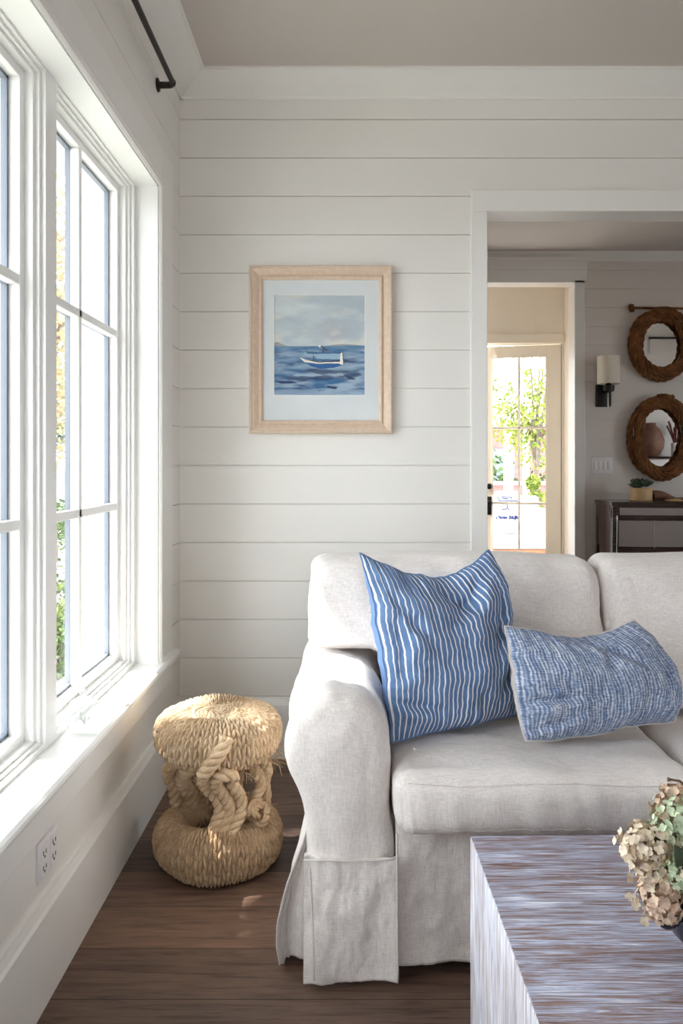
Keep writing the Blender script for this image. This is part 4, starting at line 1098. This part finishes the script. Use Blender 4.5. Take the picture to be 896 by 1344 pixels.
P = spline([at(862, 520, HY-0.10), at(872, 519, HY-0.11), at(880, 521, HY-0.10), at(884, 520, HY-0.1)], 24)
MB().rope(P, 0.016, 3, 0.1, 7).build('loose_end', BROWNROPE, m2, True)
t = thing('rope_rod', 'horizontal brown rope rod with a knotted end above the upper mirror', 'rope', (2.5, HY-0.05, 2.43))
a_, b_ = at(828, 404.0, HY-0.018), at(930, 405.5, HY-0.018)
P = np.linspace(a_, b_, 40); MB().rope(P, 0.011, 3, 0.07, 7).build('rope', BROWNROPE, t, True)
th = np.linspace(0, 2*PI*2.3, 60)
kn = np.stack([a_[0]+0.012*np.cos(th*0.7), a_[1]-0.012+0.018*np.sin(th), a_[2]-0.004+0.022*np.cos(th)], 1)
MB().rope(kn, 0.011, 3, 0.05, 7).build('end_knot', BROWNROPE, t, True)
MB().tube([at(912, 405, HY-0.045), at(912, 405, HY)], 0.006, 8).build('hook', BRONZE, t, True)

# console chest, bow fronted
cx0, cx1, cyb, cyf, ct = 2.018, 3.55, HY-0.03, 5.95, 0.875
cs = thing('console_chest', 'dark wood bow front console chest with shiny grey drawer fronts under the mirrors', 'chest', ((cx0+cx1)/2, 6.15, 0))
def front(x, off=0.0):
    f = (x-cx0)/(cx1-cx0); return cyf-off-0.055*math.sin(PI*min(1, max(0, f)))
def slab(x0, x1, z0, z1, off, nm, mat, parent=cs, back=None, n=40, sm=False):
    xs = np.linspace(x0, x1, n)
    poly = [(x, front(x, off)) for x in xs]+([(x1, back), (x0, back)] if back is not None else [(x, front(x, off)+0.015) for x in xs[::-1]])
    return MB().prism(poly, 'z', z0, z1).build(nm, mat, parent)
slab(cx0-0.012, cx1+0.012, ct-0.028, ct, 0.012, 'top', DARKWOOD, back=cyb)
slab(cx0, cx1, ct-0.118, ct-0.028, 0.0, 'apron_rail', DARKWOOD, back=cyb)
slab(cx0, cx1, 0.40, ct-0.118, -0.03, 'carcase', DARKWOOD, back=cyb)
slab(cx0+0.002, cx1-0.002, ct-0.136, ct-0.116, 0.010, 'bead_rail', DARKWOOD)
slab(cx0+0.05, cx1-0.05, ct-0.100, ct-0.045, 0.004, 'frieze_drawer', DRAWERM)
xm = cx0+0.30
for k, (xa, xb) in enumerate(((cx0+0.042, xm-0.003), (xm+0.003, cx0+0.78), (cx0+0.786, cx1-0.042))):
    d = slab(xa, xb, 0.535, ct-0.142, 0.006, 'drawer_front', DRAWERM)
MB().box(xm-0.003, xm+0.003, front(xm, 0.011), front(xm)+0.01, 0.525, ct-0.138).build('divider_strip', CHROME, cs)
slab(cx0+0.01, cx1-0.01, 0.40, 0.525, 0.004, 'lower_rail', DARKWOOD)
MB().box(cx0-0.003, cx0+0.004, cyf+0.03, cyb-0.03, 0.52, ct-0.05).build('side_panel', DARKWOOD, cs)
for xx in (cx0, cx1):
    sg = 1 if xx == cx0 else -1
    for yy in (cyf-0.012, cyb-0.05):
        q = [(xx+sg*(0.014-0.035*f*f), yy-(0.02*f*f if yy < 6.1 else 0), z) for z, f in [(ct-0.12-(ct-0.12)*g, g) for g in np.linspace(0, 1, 14)]]
        A = [[(x+sx_*0.019, y+(0.02 if b2 else -0.0)+0.02*b2, z) for sx_, b2 in ((-1, 0), (1, 0), (1, 1), (-1, 1))] for x, y, z in q]
        MB().grid(np.array(A), False, True).build('leg', DARKWOOD, cs)
P = np.array([(cx0+0.026-0.03*f*f, cyf-0.018-0.02*f*f, ct-0.10-(ct-0.14)*f) for f in np.linspace(0, 1, 20)])
MB().tube(P, 0.006, 8).build('corner_strip', CHROME, cs, True)

# potted succulent and driftwood bowl on the console
pc = at(841, 656, 6.14); pz = ct+0.0006
t = thing('potted_succulent', 'green succulent in a pale wood pot on the left end of the console', 'potted plant', (pc[0], 6.14, pz))
MB().lathe([(0.002, 0), (0.080, 0), (0.084, 0.004), (0.085, 0.098), (0.081, 0.101), (0.076, 0.098), (0.075, 0.085), (0.002, 0.084)], (pc[0], 6.14, pz), 40).build('pot', LIGHTWOOD, t, True, 40)
MB().lathe([(0.002, 0.092), (0.05, 0.093), (0.074, 0.088), (0.074, 0.082), (0.002, 0.082)], (pc[0], 6.14, pz), 24).build('soil', plain('soil', lin((70, 62, 50)), 0.95, bump=.6, bscale=200), t, True)
def rosette(c, R_, n, nm='rosette'):
    mb = MB()
    for i in range(n):
        a = i*2.39996; f = (i+1)/n; l = R_*(0.35+0.65*f); el = math.radians(75-60*f)
        d = np.array([math.cos(a)*math.cos(el), math.sin(a)*math.cos(el), math.sin(el)]); s = np.array([-math.sin(a), math.cos(a), 0]); u = np.cross(d, s)
        if u[2] < 0: u = -u
        rings = []
        for f2, w in ((0, .1), (0.3, .24), (0.65, .30), (0.88, .17), (1.0, .02)):
            p = np.array(c)+d*l*f2+u*l*0.12*f2*f2
            rings.append([p-s*w*l, p-u*w*l*0.35, p+s*w*l, p+u*w*l*0.15])
        mb.grid(np.array(rings), False, True)
    return mb.build(nm, SUCC, t, True)
for dx_, dy_, dz_, r_, n_ in ((-0.045, -0.02, 0.10, 0.065, 20), (0.012, -0.03, 0.115, 0.07, 22), (0.05, 0.0, 0.11, 0.06, 18), (0.0, 0.035, 0.12, 0.07, 20), (-0.02, 0.01, 0.135, 0.06, 16)):
    rosette((pc[0]+dx_*0.9, 6.14+dy_, pz+dz_), r_*1.35, n_)
bx0, bx1 = at(857, 650, 6.12)[0], 2.95
t = thing('driftwood_bowl', 'long brown wavy driftwood bowl beside the potted succulent', 'bowl', ((bx0+bx1)/2, 6.12, pz))
nu, nv = 50, 24; A = np.zeros((nu, nv, 3))
for i in range(nu):
    f = i/(nu-1); x = bx0+(bx1-bx0)*f
    hgt = 0.055+0.035*math.cos(f*2*PI*1.15)+0.008*math.sin(f*17); wd = 0.085*max(0.02, math.sin(PI*min(1, f*0.96+0.03)))**0.5
    for j in range(nv):
        a = 2*PI*j/nv; ca, sa = math.cos(a), math.sin(a)
        z = hgt*0.5*(1+sa) if sa < 0 or abs(ca) > .75 else hgt*(0.5+0.5*abs(ca))*1.0
        A[i, j] = (x, 6.12+wd*ca+0.008*math.sin(f*11), pz+0.001+max(0, z))
MB().grid(A, False, True).build('bowl_body', DRIFT, t, True)
MB().lathe([(0.002, 0), (0.06, 0), (0.075, 0.006), (0.05, 0.018), (0.002, 0.024)], (at(884, 655, 6.0)[0], 6.0, pz), 30).build('sea_shell', LIGHTWOOD, None, True, 40)
so = bpy.data.objects['sea_shell']; tag(so, 'flat pale wood dish in front of the driftwood bowl', 'dish'); so.name = 'wooden_dish'

# things on the hall side of the partition, seen in the mirrors
t = thing('wall_panel', 'pale framed panel on the far side wall reflected in the upper mirror', 'picture', (3.84, YB+0.127, 2.48))
MB().box(3.66, 4.05, YB+0.127, YB+0.15, 2.50, 2.68, 0.004).build('panel', WHITE, t, True, 40)
MB().box(3.65, 4.06, YB+0.127, YB+0.158, 2.68, 2.70).build('ledge', BRONZE, t)

t = thing('hall_cabinet', 'white hall cabinet against the partition, reflected in the lower mirror', 'cabinet', (3.85, 3.42, 0))
MB().box(3.45, 4.25, 3.26, 3.58, 0, 1.22, 0.004).build('body', WHITE, t, True, 40)
MB().box(3.43, 4.27, 3.25, 3.60, 1.22, 1.25, 0.004).build('top', DARKWOOD, t, True, 40)
t = thing('ceramic_urn', 'round brown urn reflected in the lower mirror', 'urn', (3.60, 3.42, 1.25))
MB().lathe([(.02, 0), (.09, 0), (.15, .1), (.16, .2), (.11, .32), (.06, .37), (.07, .4), (.05, .4), (.045, .37), (.02, .3)], (3.60, 3.42, 1.2505), 32).build('body', DRIFT, t, True, 50)
t = thing('dried_bouquet', 'dark red dried stems in a slim jar reflected in the lower mirror', 'vase', (3.90, 3.42, 1.25))
MB().lathe([(.02, 0), (.05, 0), (.05, .16), (.04, .16), (.04, .02), (.02, .02)], (3.90, 3.42, 1.2505), 24).build('jar', PLATE, t, True, 50)
RED = plain('dried red seed heads', lin((112, 50, 46)), .8)
mb = MB()
for i in range(12):
    a = i*2.4; mb.tube(spline([(3.90, 3.42, 1.28), (3.90+.03*math.cos(a), 3.42+.03*math.sin(a), 1.45), (3.90+.1*math.cos(a), 3.42+.06*math.sin(a), 1.58+.01*i)], 10), np.linspace(.003, .012, 10), 6)
mb.build('stems', RED, t, True)

# ------------------------------------------------------------------ outdoors
GROUND = plain('pale paving', lin((172, 170, 168)), 0.9, vary=0.12, vscale=1.5)
LAWN = plain('lawn', lin((150, 150, 140)), 0.95, vary=0.15, vscale=5, bump=0.6, bscale=60)
ASPH = plain('asphalt', lin((104, 106, 110)), 0.9, vary=0.12, vscale=3)
gz = -0.5
S(MB().box(-60, -0.96, -30, 70, gz-0.3, gz), 'ground_street', GROUND)
S(MB().box(-4.6, -0.97, -20, 40, gz-0.1, gz+0.02), 'ground_lawn', LAWN)
S(MB().box(-16, -8.2, -30, 70, gz-0.1, gz+0.01), 'ground_road', ASPH)
S(MB().box(-0.95, 30, 7.26, 60, -0.5, -0.12), 'ground_patio', plain('patio stone', lin((184, 178, 172)), 0.9, vary=.08, vscale=2))
S(MB().box(-60, 40, -30, -3.25, gz-0.3, gz+0.001), 'ground_garden', GROUND)
S(MB().box(4.85, 40, -3.24, 7.25, gz-0.3, gz+0.002), 'ground_side', GROUND)

def leaf_cloud(centres, radii, n, size, mat, nm, parent, flat=1.0, sun_cut=-999):
    mb = MB(); V = []; Fc = []
    rng = np.random.RandomState(len(centres)*7+n)
    for i in range(n):
        k = rng.randint(len(centres)); d = rng.normal(0, 1, 3); d /= np.linalg.norm(d)
        p = np.array(centres[k])+d*radii[k]*rng.uniform(0.35, 1.0)**0.6*np.array([1, 1, flat])
        if p[2]+1.38*p[0] < sun_cut: continue  # trims the added crown along the sun slope, keeping the sill lit
        a = rng.normal(0, 1, 3); a /= np.linalg.norm(a); b = np.cross(a, rng.normal(0, 1, 3)); b /= np.linalg.norm(b)
        s = size*rng.uniform(0.6, 1.3); o = len(V)
        V += [p-a*s, p+b*s*0.5, p+a*s, p-b*s*0.5]; Fc.append((o, o+1, o+2, o+3))
    mb.add(V, Fc); return mb.build(nm, mat, parent)
def leafmat(nm, stops):
    m, nt, b = new_mat(nm)
    n = mapped_noise(nt, 2.2, (1, 1, 1), 4); n2 = mapped_noise(nt, 25, (1, 1, 1), 2)
    r = ramp(nt, stops); k = math_node(nt, 'ADD', math_node(nt, 'MULTIPLY', n.outputs['Fac'], 0.6), math_node(nt, 'MULTIPLY', n2.outputs['Fac'], 0.4))
    nt.links.new(k, r.inputs['Fac']); nt.links.new(r.outputs['Color'], b.inputs['Base Color']); b.inputs['Roughness'].default_value = 0.7
    b.inputs['Specular IOR Level'].default_value = 0.2
    return m
AUT = leafmat('autumn leaves', [(0.35, lin((142, 148, 104))), (0.46, lin((164, 154, 108))), (0.56, lin((166, 140, 112))), (0.66, lin((150, 122, 106)))])
LIME = leafmat('lime leaves', [(0.38, lin((92, 112, 44))), (0.55, lin((134, 146, 66))), (0.68, lin((158, 160, 90)))])
GREEN = leafmat('hedge leaves', [(0.38, lin((58, 80, 44))), (0.55, lin((94, 114, 62))), (0.68, lin((134, 142, 80)))])
GREY = leafmat('pale far leaves', [(0.4, lin((104, 116, 100))), (0.6, lin((144, 152, 132)))])
BARK = plain('pale bark', lin((120, 108, 100)), 0.9, vary=.25, vscale=9, bump=.4, bscale=30)
def tree(label, x, y, z, h, crown, n, size, mat, seed, trunk_r=0.12, group=None):
    rng = np.random.RandomState(seed)
    t = thing('tree', label, 'tree', (x, y, z), group)
    P = [np.array([x, y, z])]
    for i in range(6): P.append(P[-1]+np.array([rng.normal(0, .06*h/6), rng.normal(0, .06*h/6), h*0.6/6]))
    MB().tube(spline(P, 20), np.linspace(trunk_r, trunk_r*0.5, 20), 10).build('trunk', BARK, t, True)
    cs_, rs_ = [], []; mb = MB()
    for i in range(12):
        a = i*2.4; f = rng.uniform(0.35, 1.0)
        p0 = P[min(6, 2+int(f*4))]; e = np.array([x+math.cos(a)*crown*f, y+math.sin(a)*crown*f, z+h*rng.uniform(0.34, 1.0)])
        mb.tube(spline([p0, (p0+e)/2+rng.normal(0, .1*crown, 3)*.5+np.array([0, 0, .1*h]), e], 14), np.linspace(trunk_r*.4, trunk_r*.07, 14), 7)
        for q in (0.55, 1.0):
            cs_.append(p0*(1-q)+e*q); rs_.append(crown*rng.uniform(.28, .45))
    mb.build('branches', BARK, t, True)
    leaf_cloud(cs_, rs_, n, size, mat, 'foliage', t)
    return t
tree('autumn tree with yellow and orange leaves nearest the big window', -3.7, 9.6, gz, 6.2, 2.4, 6500, 0.055, AUT, 4)
tree('taller autumn tree on the lawn beyond the nearest tree', -7.4, 17.0, gz, 9.5, 3.8, 3600, 0.085, AUT, 9, .18)
tree('pale green street tree far behind the parked cars', -15.0, 37.0, gz, 9.0, 3.6, 3200, 0.2, GREY, 15, .2)
tree('bare looking grey green tree across the road left of the others', -18.5, 25.0, gz, 7.5, 3.0, 2600, 0.18, GREY, 21, .2)

# clipped and flowering shrubs under the window
def shrub(label, x, y, h, r, n, mat, seed, flowers=False):
    rng = np.random.RandomState(seed); t = thing('garden_shrub', label, 'shrub', (x, y, gz+0.02), 'shrubs along the house')
    mb = MB()
    for i in range(16):
        a = rng.uniform(0, 6.3); e = np.array([x+math.cos(a)*r*.7*rng.rand(), y+math.sin(a)*r*.7*rng.rand(), gz+h*rng.uniform(.7, 1.0)])
        mb.tube([np.array([x, y, gz]), (np.array([x, y, gz])+e)/2+rng.normal(0, .03, 3), e], [0.008, 0.006, 0.003], 5)
    mb.build('stems', BARK, t, True)
    cs_ = [(x+rng.normal(0, r*.4), y+rng.normal(0, r*.4), gz+h*rng.uniform(.15, .9)) for _ in range(14)]
    leaf_cloud(cs_, [r*.45]*14, n, 0.028, mat, 'foliage', t)
    if flowers:
        m = plain('lilac blossom', lin((206, 176, 214)), .8)
        leaf_cloud([(x+rng.normal(0, r*.5), y+rng.normal(0, r*.5), gz+h*rng.uniform(.92, 1.12)) for _ in range(16)], [0.05]*16, 380, 0.014, m, 'blossom', t)
shrub('lilac flowering shrub seen low through the right hand window', -1.62, 4.35, 1.0, 0.34, 1700, GREEN, 3, True)
shrub('yellow green shrub seen low through the left window', -1.55, 3.35, 0.95, 0.32, 1700, LIME, 5)
shrub('green shrub behind the flowering shrub by the porch post', -1.75, 5.1, 1.0, 0.36, 1500, GREEN, 8)
t = thing('hedge', 'low clipped hedge along the front lawn before the road', 'hedge', (-5.0, 11, gz))
cs_ = [(-5.0+random.uniform(-.25, .25), y, gz+random.uniform(.3, .85)) for y in np.linspace(8.0, 15.0, 60)]
leaf_cloud(cs_, [0.35]*60, 5200, 0.045, GREEN, 'foliage', t)

# white porch post beside the window
t = thing('porch_post', 'square white porch post just outside the right hand window', 'post', (-1.0, 3.53, gz))
MB().box(-1.127, -0.965, 3.40, 3.66, gz+0.14, 2.9, 0.006).build('shaft', WINP, t, True, 40)
MB().box(-1.15, -0.955, 3.38, 3.68, gz+0.02, gz+0.16, 0.006).build('plinth', WINP, t, True, 40)
# unseen eave and leafy tree, added and shaped to block the sun
S(MB().box(-1.83, -0.94, -3.2, 4.4, 3.2, 3.32, 0.01), 'sun_block_eave', WINP)
t = thing('sun_block_tree', 'unseen leafy tree added on the near lawn to block the high sun', 'tree', (-5.4, 0.6, gz))
MB().tube(spline([(-5.4, 0.6, gz), (-5.3, 0.6, 2.0), (-5.0, 0.7, 4.2), (-4.6, 0.9, 6.2)], 24), np.linspace(0.2, 0.08, 24), 12).build('trunk', BARK, t, True)
mb = MB(); cs_ = []
for (y_, z_) in [(yy, zz) for yy in np.arange(-1.5, 2.05, 0.40) for zz in (6.02, 6.5, 7.0, 7.5)]+[(yy, 5.72) for yy in np.arange(-1.6, 2.5, 0.3)]+[(2.5, 5.42), (2.3, 5.45), (3.3, 6.2), (3.7, 6.3), (3.3, 6.7)]:  # crown clusters placed to keep sun off the floor and sofa
    c_ = np.array([-4.3+0.2*math.sin(y_*9+z_*5), y_, z_+0.27]); cs_.append(c_)
    mb.tube(spline([(-5.15, 0.65, 3.2), (np.array([-5.0, 0.7, 4.4])+c_)/2+np.array([-.2, 0, .2]), c_], 10), np.linspace(.05, .01, 10), 6)
mb.build('branches', BARK, t, True)
leaf_cloud(cs_, [0.40]*len(cs_), 17000, 0.09, GREEN, 'foliage', t, sun_cut=-0.375)
# stone kerb bench on the lawn
t = thing('garden_bench', 'low pale stone bench on the lawn outside', 'bench', (-3.6, 9.2, gz))
MB().box(-4.3, -2.9, 8.4, 8.8, gz+0.36, gz+0.46, 0.02).build('seat_slab', GROUND, t, True, 40)
for xx in (-4.1, -3.2): MB().box(xx, xx+0.12, 8.45, 8.75, gz+0.02, gz+0.362, 0.01).build('leg', GROUND, t, True, 40)

# parked cars
def car(label, x, y, paint, rz=0.0, cz=gz+0.01):
    t = thing('car', label, 'car', (x, y, cz), 'parked cars')
    body = [(-2.1, .35), (-2.15, .62), (-2.0, .82), (-1.2, .92), (-0.7, 1.32), (0.6, 1.42), (1.5, 1.3), (2.0, .98), (2.15, .9), (2.18, .4), (1.9, .28), (-1.9, .28)]
    n = len(body); rows = []
    for w, k in ((-0.80, .94), (-0.86, 1.0), (-0.86, 1.0), (0.86, 1.0), (0.86, 1.0), (0.80, .94)):
        rows.append([(x+w*(1 if z < .95 else .84), y+yy*k, cz+z*(1 if k == 1 else .98)) for yy, z in body])
    mb = MB().grid(np.array(rows), False, True); mb.f += [tuple(range(n)), tuple(range(5*n, 6*n))[::-1]]
    mb.build('body', paint, t, True, 30)
    gl = plain('car window', lin((70, 84, 100)), .1)
    for s in (-1, 1):
        poly = [(y-0.95, cz+.95), (y-.62, cz+1.26), (y+.55, cz+1.34), (y+1.3, cz+1.24), (y+1.6, cz+.98)]
        MB().prism(poly, 'x', x+s*.725, x+s*.80).build('window', gl, t)
        for yy in (-1.35, 1.35):
            MB().lathe([(0.02, -.1), (.28, -.1), (.33, -.07), (.33, .07), (.28, .1), (.02, .1)], (x+s*.78, y+yy, cz+.33), 24, 'x').build('wheel', SLOT, t, True, 40)
car('white car parked at the near kerb seen through the left window', -8.9, 20.0, plain('white car paint', lin((190, 194, 202)), .25, coat=.5))
car('pale blue car parked further along the road', -9.2, 27.0, plain('blue car paint', lin((84, 108, 150)), .25, coat=.5))
# neighbouring house across the road
t = thing('house', 'pale clapboard house across the road', 'house', (-24, 44, gz))
MB().box(-30, -20, 38, 52, gz, 4.4).build('walls', plain('clapboard', lin((232, 230, 226)), .8), t)
MB().prism([(37.4, 4.35), (45, 8.2), (52.6, 4.35)], 'x', -30.4, -19.6).build('roof', plain('shingles', lin((168, 164, 164)), .9), t)
for yy in (40, 43.5, 47): MB().box(-20.02, -19.94, yy, yy+1.3, 1.0, 2.8).build('window', plain('far window', lin((120, 132, 150)), .2), t)

# ---- patio seen through the glazed door
WPAT = plain('white patio cushion', lin((206, 206, 212)), .85)
PWOOD = plain('teak slats', lin((150, 102, 74)), .6, vary=.2, vscale=8)
pzg = -0.12
def ppt(px, py, Y): return at(px, py, Y)
t = thing('patio_sofa', 'white cushioned patio sofa on a pale wood frame outside the glazed door', 'patio sofa', (1.95, 9.6, pzg))
xa, xb = 1.50, 2.48
MB().box(xa, xb, 9.2, 10.05, 0.08, 0.15, 0.02).build('frame', PWOOD, t, True, 40)
for xx in (xa, xb-0.08):
    for yy in (9.22, 9.95): MB().box(xx, xx+0.08, yy, yy+0.08, pzg, 0.085, 0.005).build('leg', PWOOD, t, True, 40)
o = soft_box(((xa+xb)/2, 9.6, 0.235), ((xb-xa)/2, 0.40, 0.086), 0.05, 16).build('seat_cushion', WPAT, t, True); weld(o)
o = soft_box(((xa+xb)/2, 10.0, 0.54), ((xb-xa)/2-.05, 0.09, 0.215), 0.05, 16).build('back_cushion', WPAT, t, True); weld(o)
for xx in (xa-0.02, xb-0.05): MB().box(xx, xx+0.07, 9.2, 10.05, 0.5, 0.54, 0.008).build('armrest', PWOOD, t, True, 40)
# printed cushion propped on it: blue line drawing and lettering
q0 = at(650, 700, 9.35); q1 = at(682, 645, 9.35)
t = thing('printed_cushion', 'white outdoor cushion with blue boat line drawing and lettering', 'cushion', ((q0[0]+q1[0])/2, 9.35, q0[2]))
cxm, czm = (q0[0]+q1[0])/2, (q0[2]+q1[2])/2
def pfn(P):
    P = P.copy(); x, z = P[:, 0]/0.155, P[:, 2]/0.255
    P[:, 1] += np.sign(P[:, 1])*0.02*(1-x*x).clip(0)*(1-z*z).clip(0); return P
o = soft_box((cxm, 9.37, czm), (0.155, 0.055, 0.255), 0.05, 14, pfn).build('cover', WPAT, t, True); weld(o)
INK = plain('navy print', lin((28, 48, 104)), .8)
mb = MB()
def stroke(pts, w=0.0055):
    P = spline([(at(650+a*0.1117, 648+b*0.1117, 9.292)) for a, b in pts], 12); mb.tube(P, w, 5)
for s_ in ([(5, 62), (25, 48), (42, 55), (50, 75)], [(75, 40), (95, 30), (105, 38)], [(105, 38), (190, 36)], [(78, 42), (100, 56), (150, 58)], [(180, 40), (190, 70)],
           [(140, 95), (142, 165), (168, 195)], [(142, 165), (110, 185), (72, 178)], [(195, 85), (196, 120)], [(230, 80), (240, 105), (252, 92)], [(255, 70), (268, 55)], [(0, 80), (90, 88), (200, 84), (270, 88)]): stroke(s_)
for s_ in ([(8, 262), (12, 290), (22, 285)], [(30, 275), (44, 262), (48, 290)], [(56, 278), (72, 275), (62, 290), (76, 292)], [(86, 268), (88, 292)], [(96, 280), (112, 276), (108, 292), (98, 290)], [(122, 270), (128, 292), (138, 274)],
           [(160, 270), (172, 265), (170, 292), (158, 290)], [(184, 270), (200, 272), (196, 290), (184, 288)], [(208, 262), (206, 292), (222, 292)], [(232, 256), (232, 312)], [(246, 258), (248, 290), (262, 290), (264, 266)], [(270, 272), (280, 270)]): stroke(s_, 0.0078)
mb.build('print', INK, t, True)
# second plain cushion and a low teak table
t = thing('outdoor_cushion', 'plain white outdoor cushion at the right of the patio sofa', 'cushion', (2.22, 9.4, 0.40))
o = soft_box((2.235, 9.46, 0.482), (0.165, 0.06, 0.15), 0.05, 14).build('cover', WPAT, t, True); weld(o)
tree('lime green leafy tree standing on the patio outside the door', 3.05, 12.6, pzg, 3.75, 0.95, 2600, 0.045, LIME, 31, .06)
t = thing('potted_shrub', 'yellow green shrub in a pot behind the patio sofa', 'potted shrub', (2.75, 11.5, pzg))
MB().lathe([(.02, 0), (.16, 0), (.2, .3), (.21, .32), (.18, .32), (.17, .28), (.02, .28)], (2.75, 11.5, pzg), 28).build('pot', GROUND, t, True, 40)
leaf_cloud([(2.75, 11.5, pzg+.45), (2.75, 11.5, pzg+.75), (2.72, 11.5, pzg+1.0)], [.16, .17, .12], 620, 0.04, LIME, 'foliage', t)
for i, px in enumerate((668, 674)):
    pass
def post(label, px, Y, w, z1):
    x = at(px, 600, Y)[0]; t = thing('pergola_post', label, 'post', (x, Y, pzg))
    MB().box(x-w/2, x+w/2, Y-w/2, Y+w/2, pzg, z1, 0.004).build('shaft', WINP, t, True, 40)
    MB().box(x-w*.7, x+w*.7, Y-w*.7, Y+w*.7, pzg, pzg+0.15, 0.004).build('plinth', WINP, t, True, 40)
post('left white pergola post behind the patio sofa', 667, 14.2, 0.14, 3.0)
post('right white pergola post behind the lime tree', 690, 14.9, 0.10, 3.0)
t = thing('pergola_beam', 'pale timber beam over the patio seen at the top of the door glass', 'beam', (2.8, 10.9, 2.5))
MB().box(0.2, 5.2, 10.8, 10.95, 2.50, 2.62, 0.005).build('beam', plain('pale beam', lin((170, 160, 162)), .7), t, True, 40)
for xx in (0.3, 5.1): MB().box(xx-.06, xx+.06, 10.81, 10.94, pzg, 2.5).build('support', WINP, t)
t = thing('patio_wall', 'low pinkish brick garden wall beyond the patio', 'wall', (3.5, 16, pzg))
BRK = plain('pink brick', lin((150, 108, 104)), .9, vary=.2, vscale=10)
MB().box(0.5, 7.5, 16, 16.25, pzg, 0.72).build('brickwork', BRK, t)
MB().box(0.45, 7.55, 15.95, 16.3, 0.72, 0.79).build('coping', GROUND, t)
t = thing('garden_hedge', 'dark green hedge behind the garden wall', 'hedge', (4, 17.2, pzg))
cs_ = [(x, 17.2, random.uniform(.2, 1.1)) for x in np.linspace(1.5, 7, 40)]
leaf_cloud(cs_, [0.4]*40, 2600, 0.07, GREEN, 'foliage', t)
t = thing('shed', 'pink brick outbuilding with a pale roof behind the hedge', 'outbuilding', (4.0, 24, pzg))
MB().box(3.4, 6.0, 23, 26, pzg, 2.2).build('walls', BRK, t)
MB().prism([(22.8, 2.2), (24.5, 3.1), (26.2, 2.2)], 'x', 3.2, 6.2).build('roof', GROUND, t)
MB().box(4.1, 4.9, 22.96, 23.02, 0.6, 1.6).build('window', plain('shed window', lin((110, 120, 140)), .2), t)

# ------------------------------------------------------------------ light
w = bpy.data.worlds.new('sky'); SC.world = w; w.use_nodes = True
bg = w.node_tree.nodes['Background']; bg.inputs['Color'].default_value = (0.90, 0.94, 1.0, 1); bg.inputs['Strength'].default_value = 4.0
sd = bpy.data.lights.new('sun', 'SUN'); sd.energy = 9.0; sd.angle = math.radians(0.6); sd.color = (1.0, 0.965, 0.92)
so_ = bpy.data.objects.new('sun', sd); COL.objects.link(so_); so_.location = (-6, 2, 8)
dirv = Vector((1.0, -0.16, -1.38)); so_.rotation_euler = dirv.to_track_quat('-Z', 'Y').to_euler()
def portal(loc, rot, sx_, sy_):
    l = bpy.data.lights.new('window_portal', 'AREA'); l.shape = 'RECTANGLE'; l.size = sx_; l.size_y = sy_; l.cycles.is_portal = True
    o = bpy.data.objects.new('window_portal', l); COL.objects.link(o); o.location = loc; o.rotation_euler = rot; return o
portal((-0.90, (WY0+WY1)/2, 1.3), (0, math.radians(-90), 0), 1.75, WY1-WY0)
portal((0.45, YR-0.15, 1.42), (math.radians(90), 0, 0), 0.9, 1.85)
portal((XR+0.15, -0.45, 1.15), (0, math.radians(90), 0), 2.1, 1.5)
portal((XR+0.15, 4.45, 1.45), (0, math.radians(90), 0), 1.7, 0.9)
portal((0.27, EY+0.12, 1.37), (math.radians(-90), 0, 0), 1.45, 2.15)
portal(((dx0+dx1)/2, EY+0.3, 1.2), (math.radians(-90), 0, 0), 0.75, 2.2)

# ------------------------------------------------------------------ camera and view
cd = bpy.data.cameras.new('camera'); cam = bpy.data.objects.new('camera', cd); COL.objects.link(cam); SC.camera = cam
cam.location = (0, 0, EYE); cam.rotation_euler = (math.radians(90), 0, 0)
cd.sensor_fit = 'VERTICAL'; cd.sensor_height = 36.0; cd.sensor_width = 24.0; cd.lens = F/1344*36.0
cd.shift_x = -(CX-448)/1344; cd.shift_y = -(672-CY)/1344
cd.clip_start = 0.05; cd.clip_end = 300
vs_ = SC.view_settings
SC.display_settings.display_device = 'sRGB'
vs_.view_transform = 'Standard'; vs_.look = 'None'; vs_.exposure = 1.0; vs_.gamma = 1.0; vs_.use_curve_mapping = False
SC.cycles.use_denoising = True
SC.cycles.max_bounces = 12; SC.cycles.diffuse_bounces = 7; SC.cycles.transparent_max_bounces = 16
SC.cycles.sample_clamp_indirect = 8.0
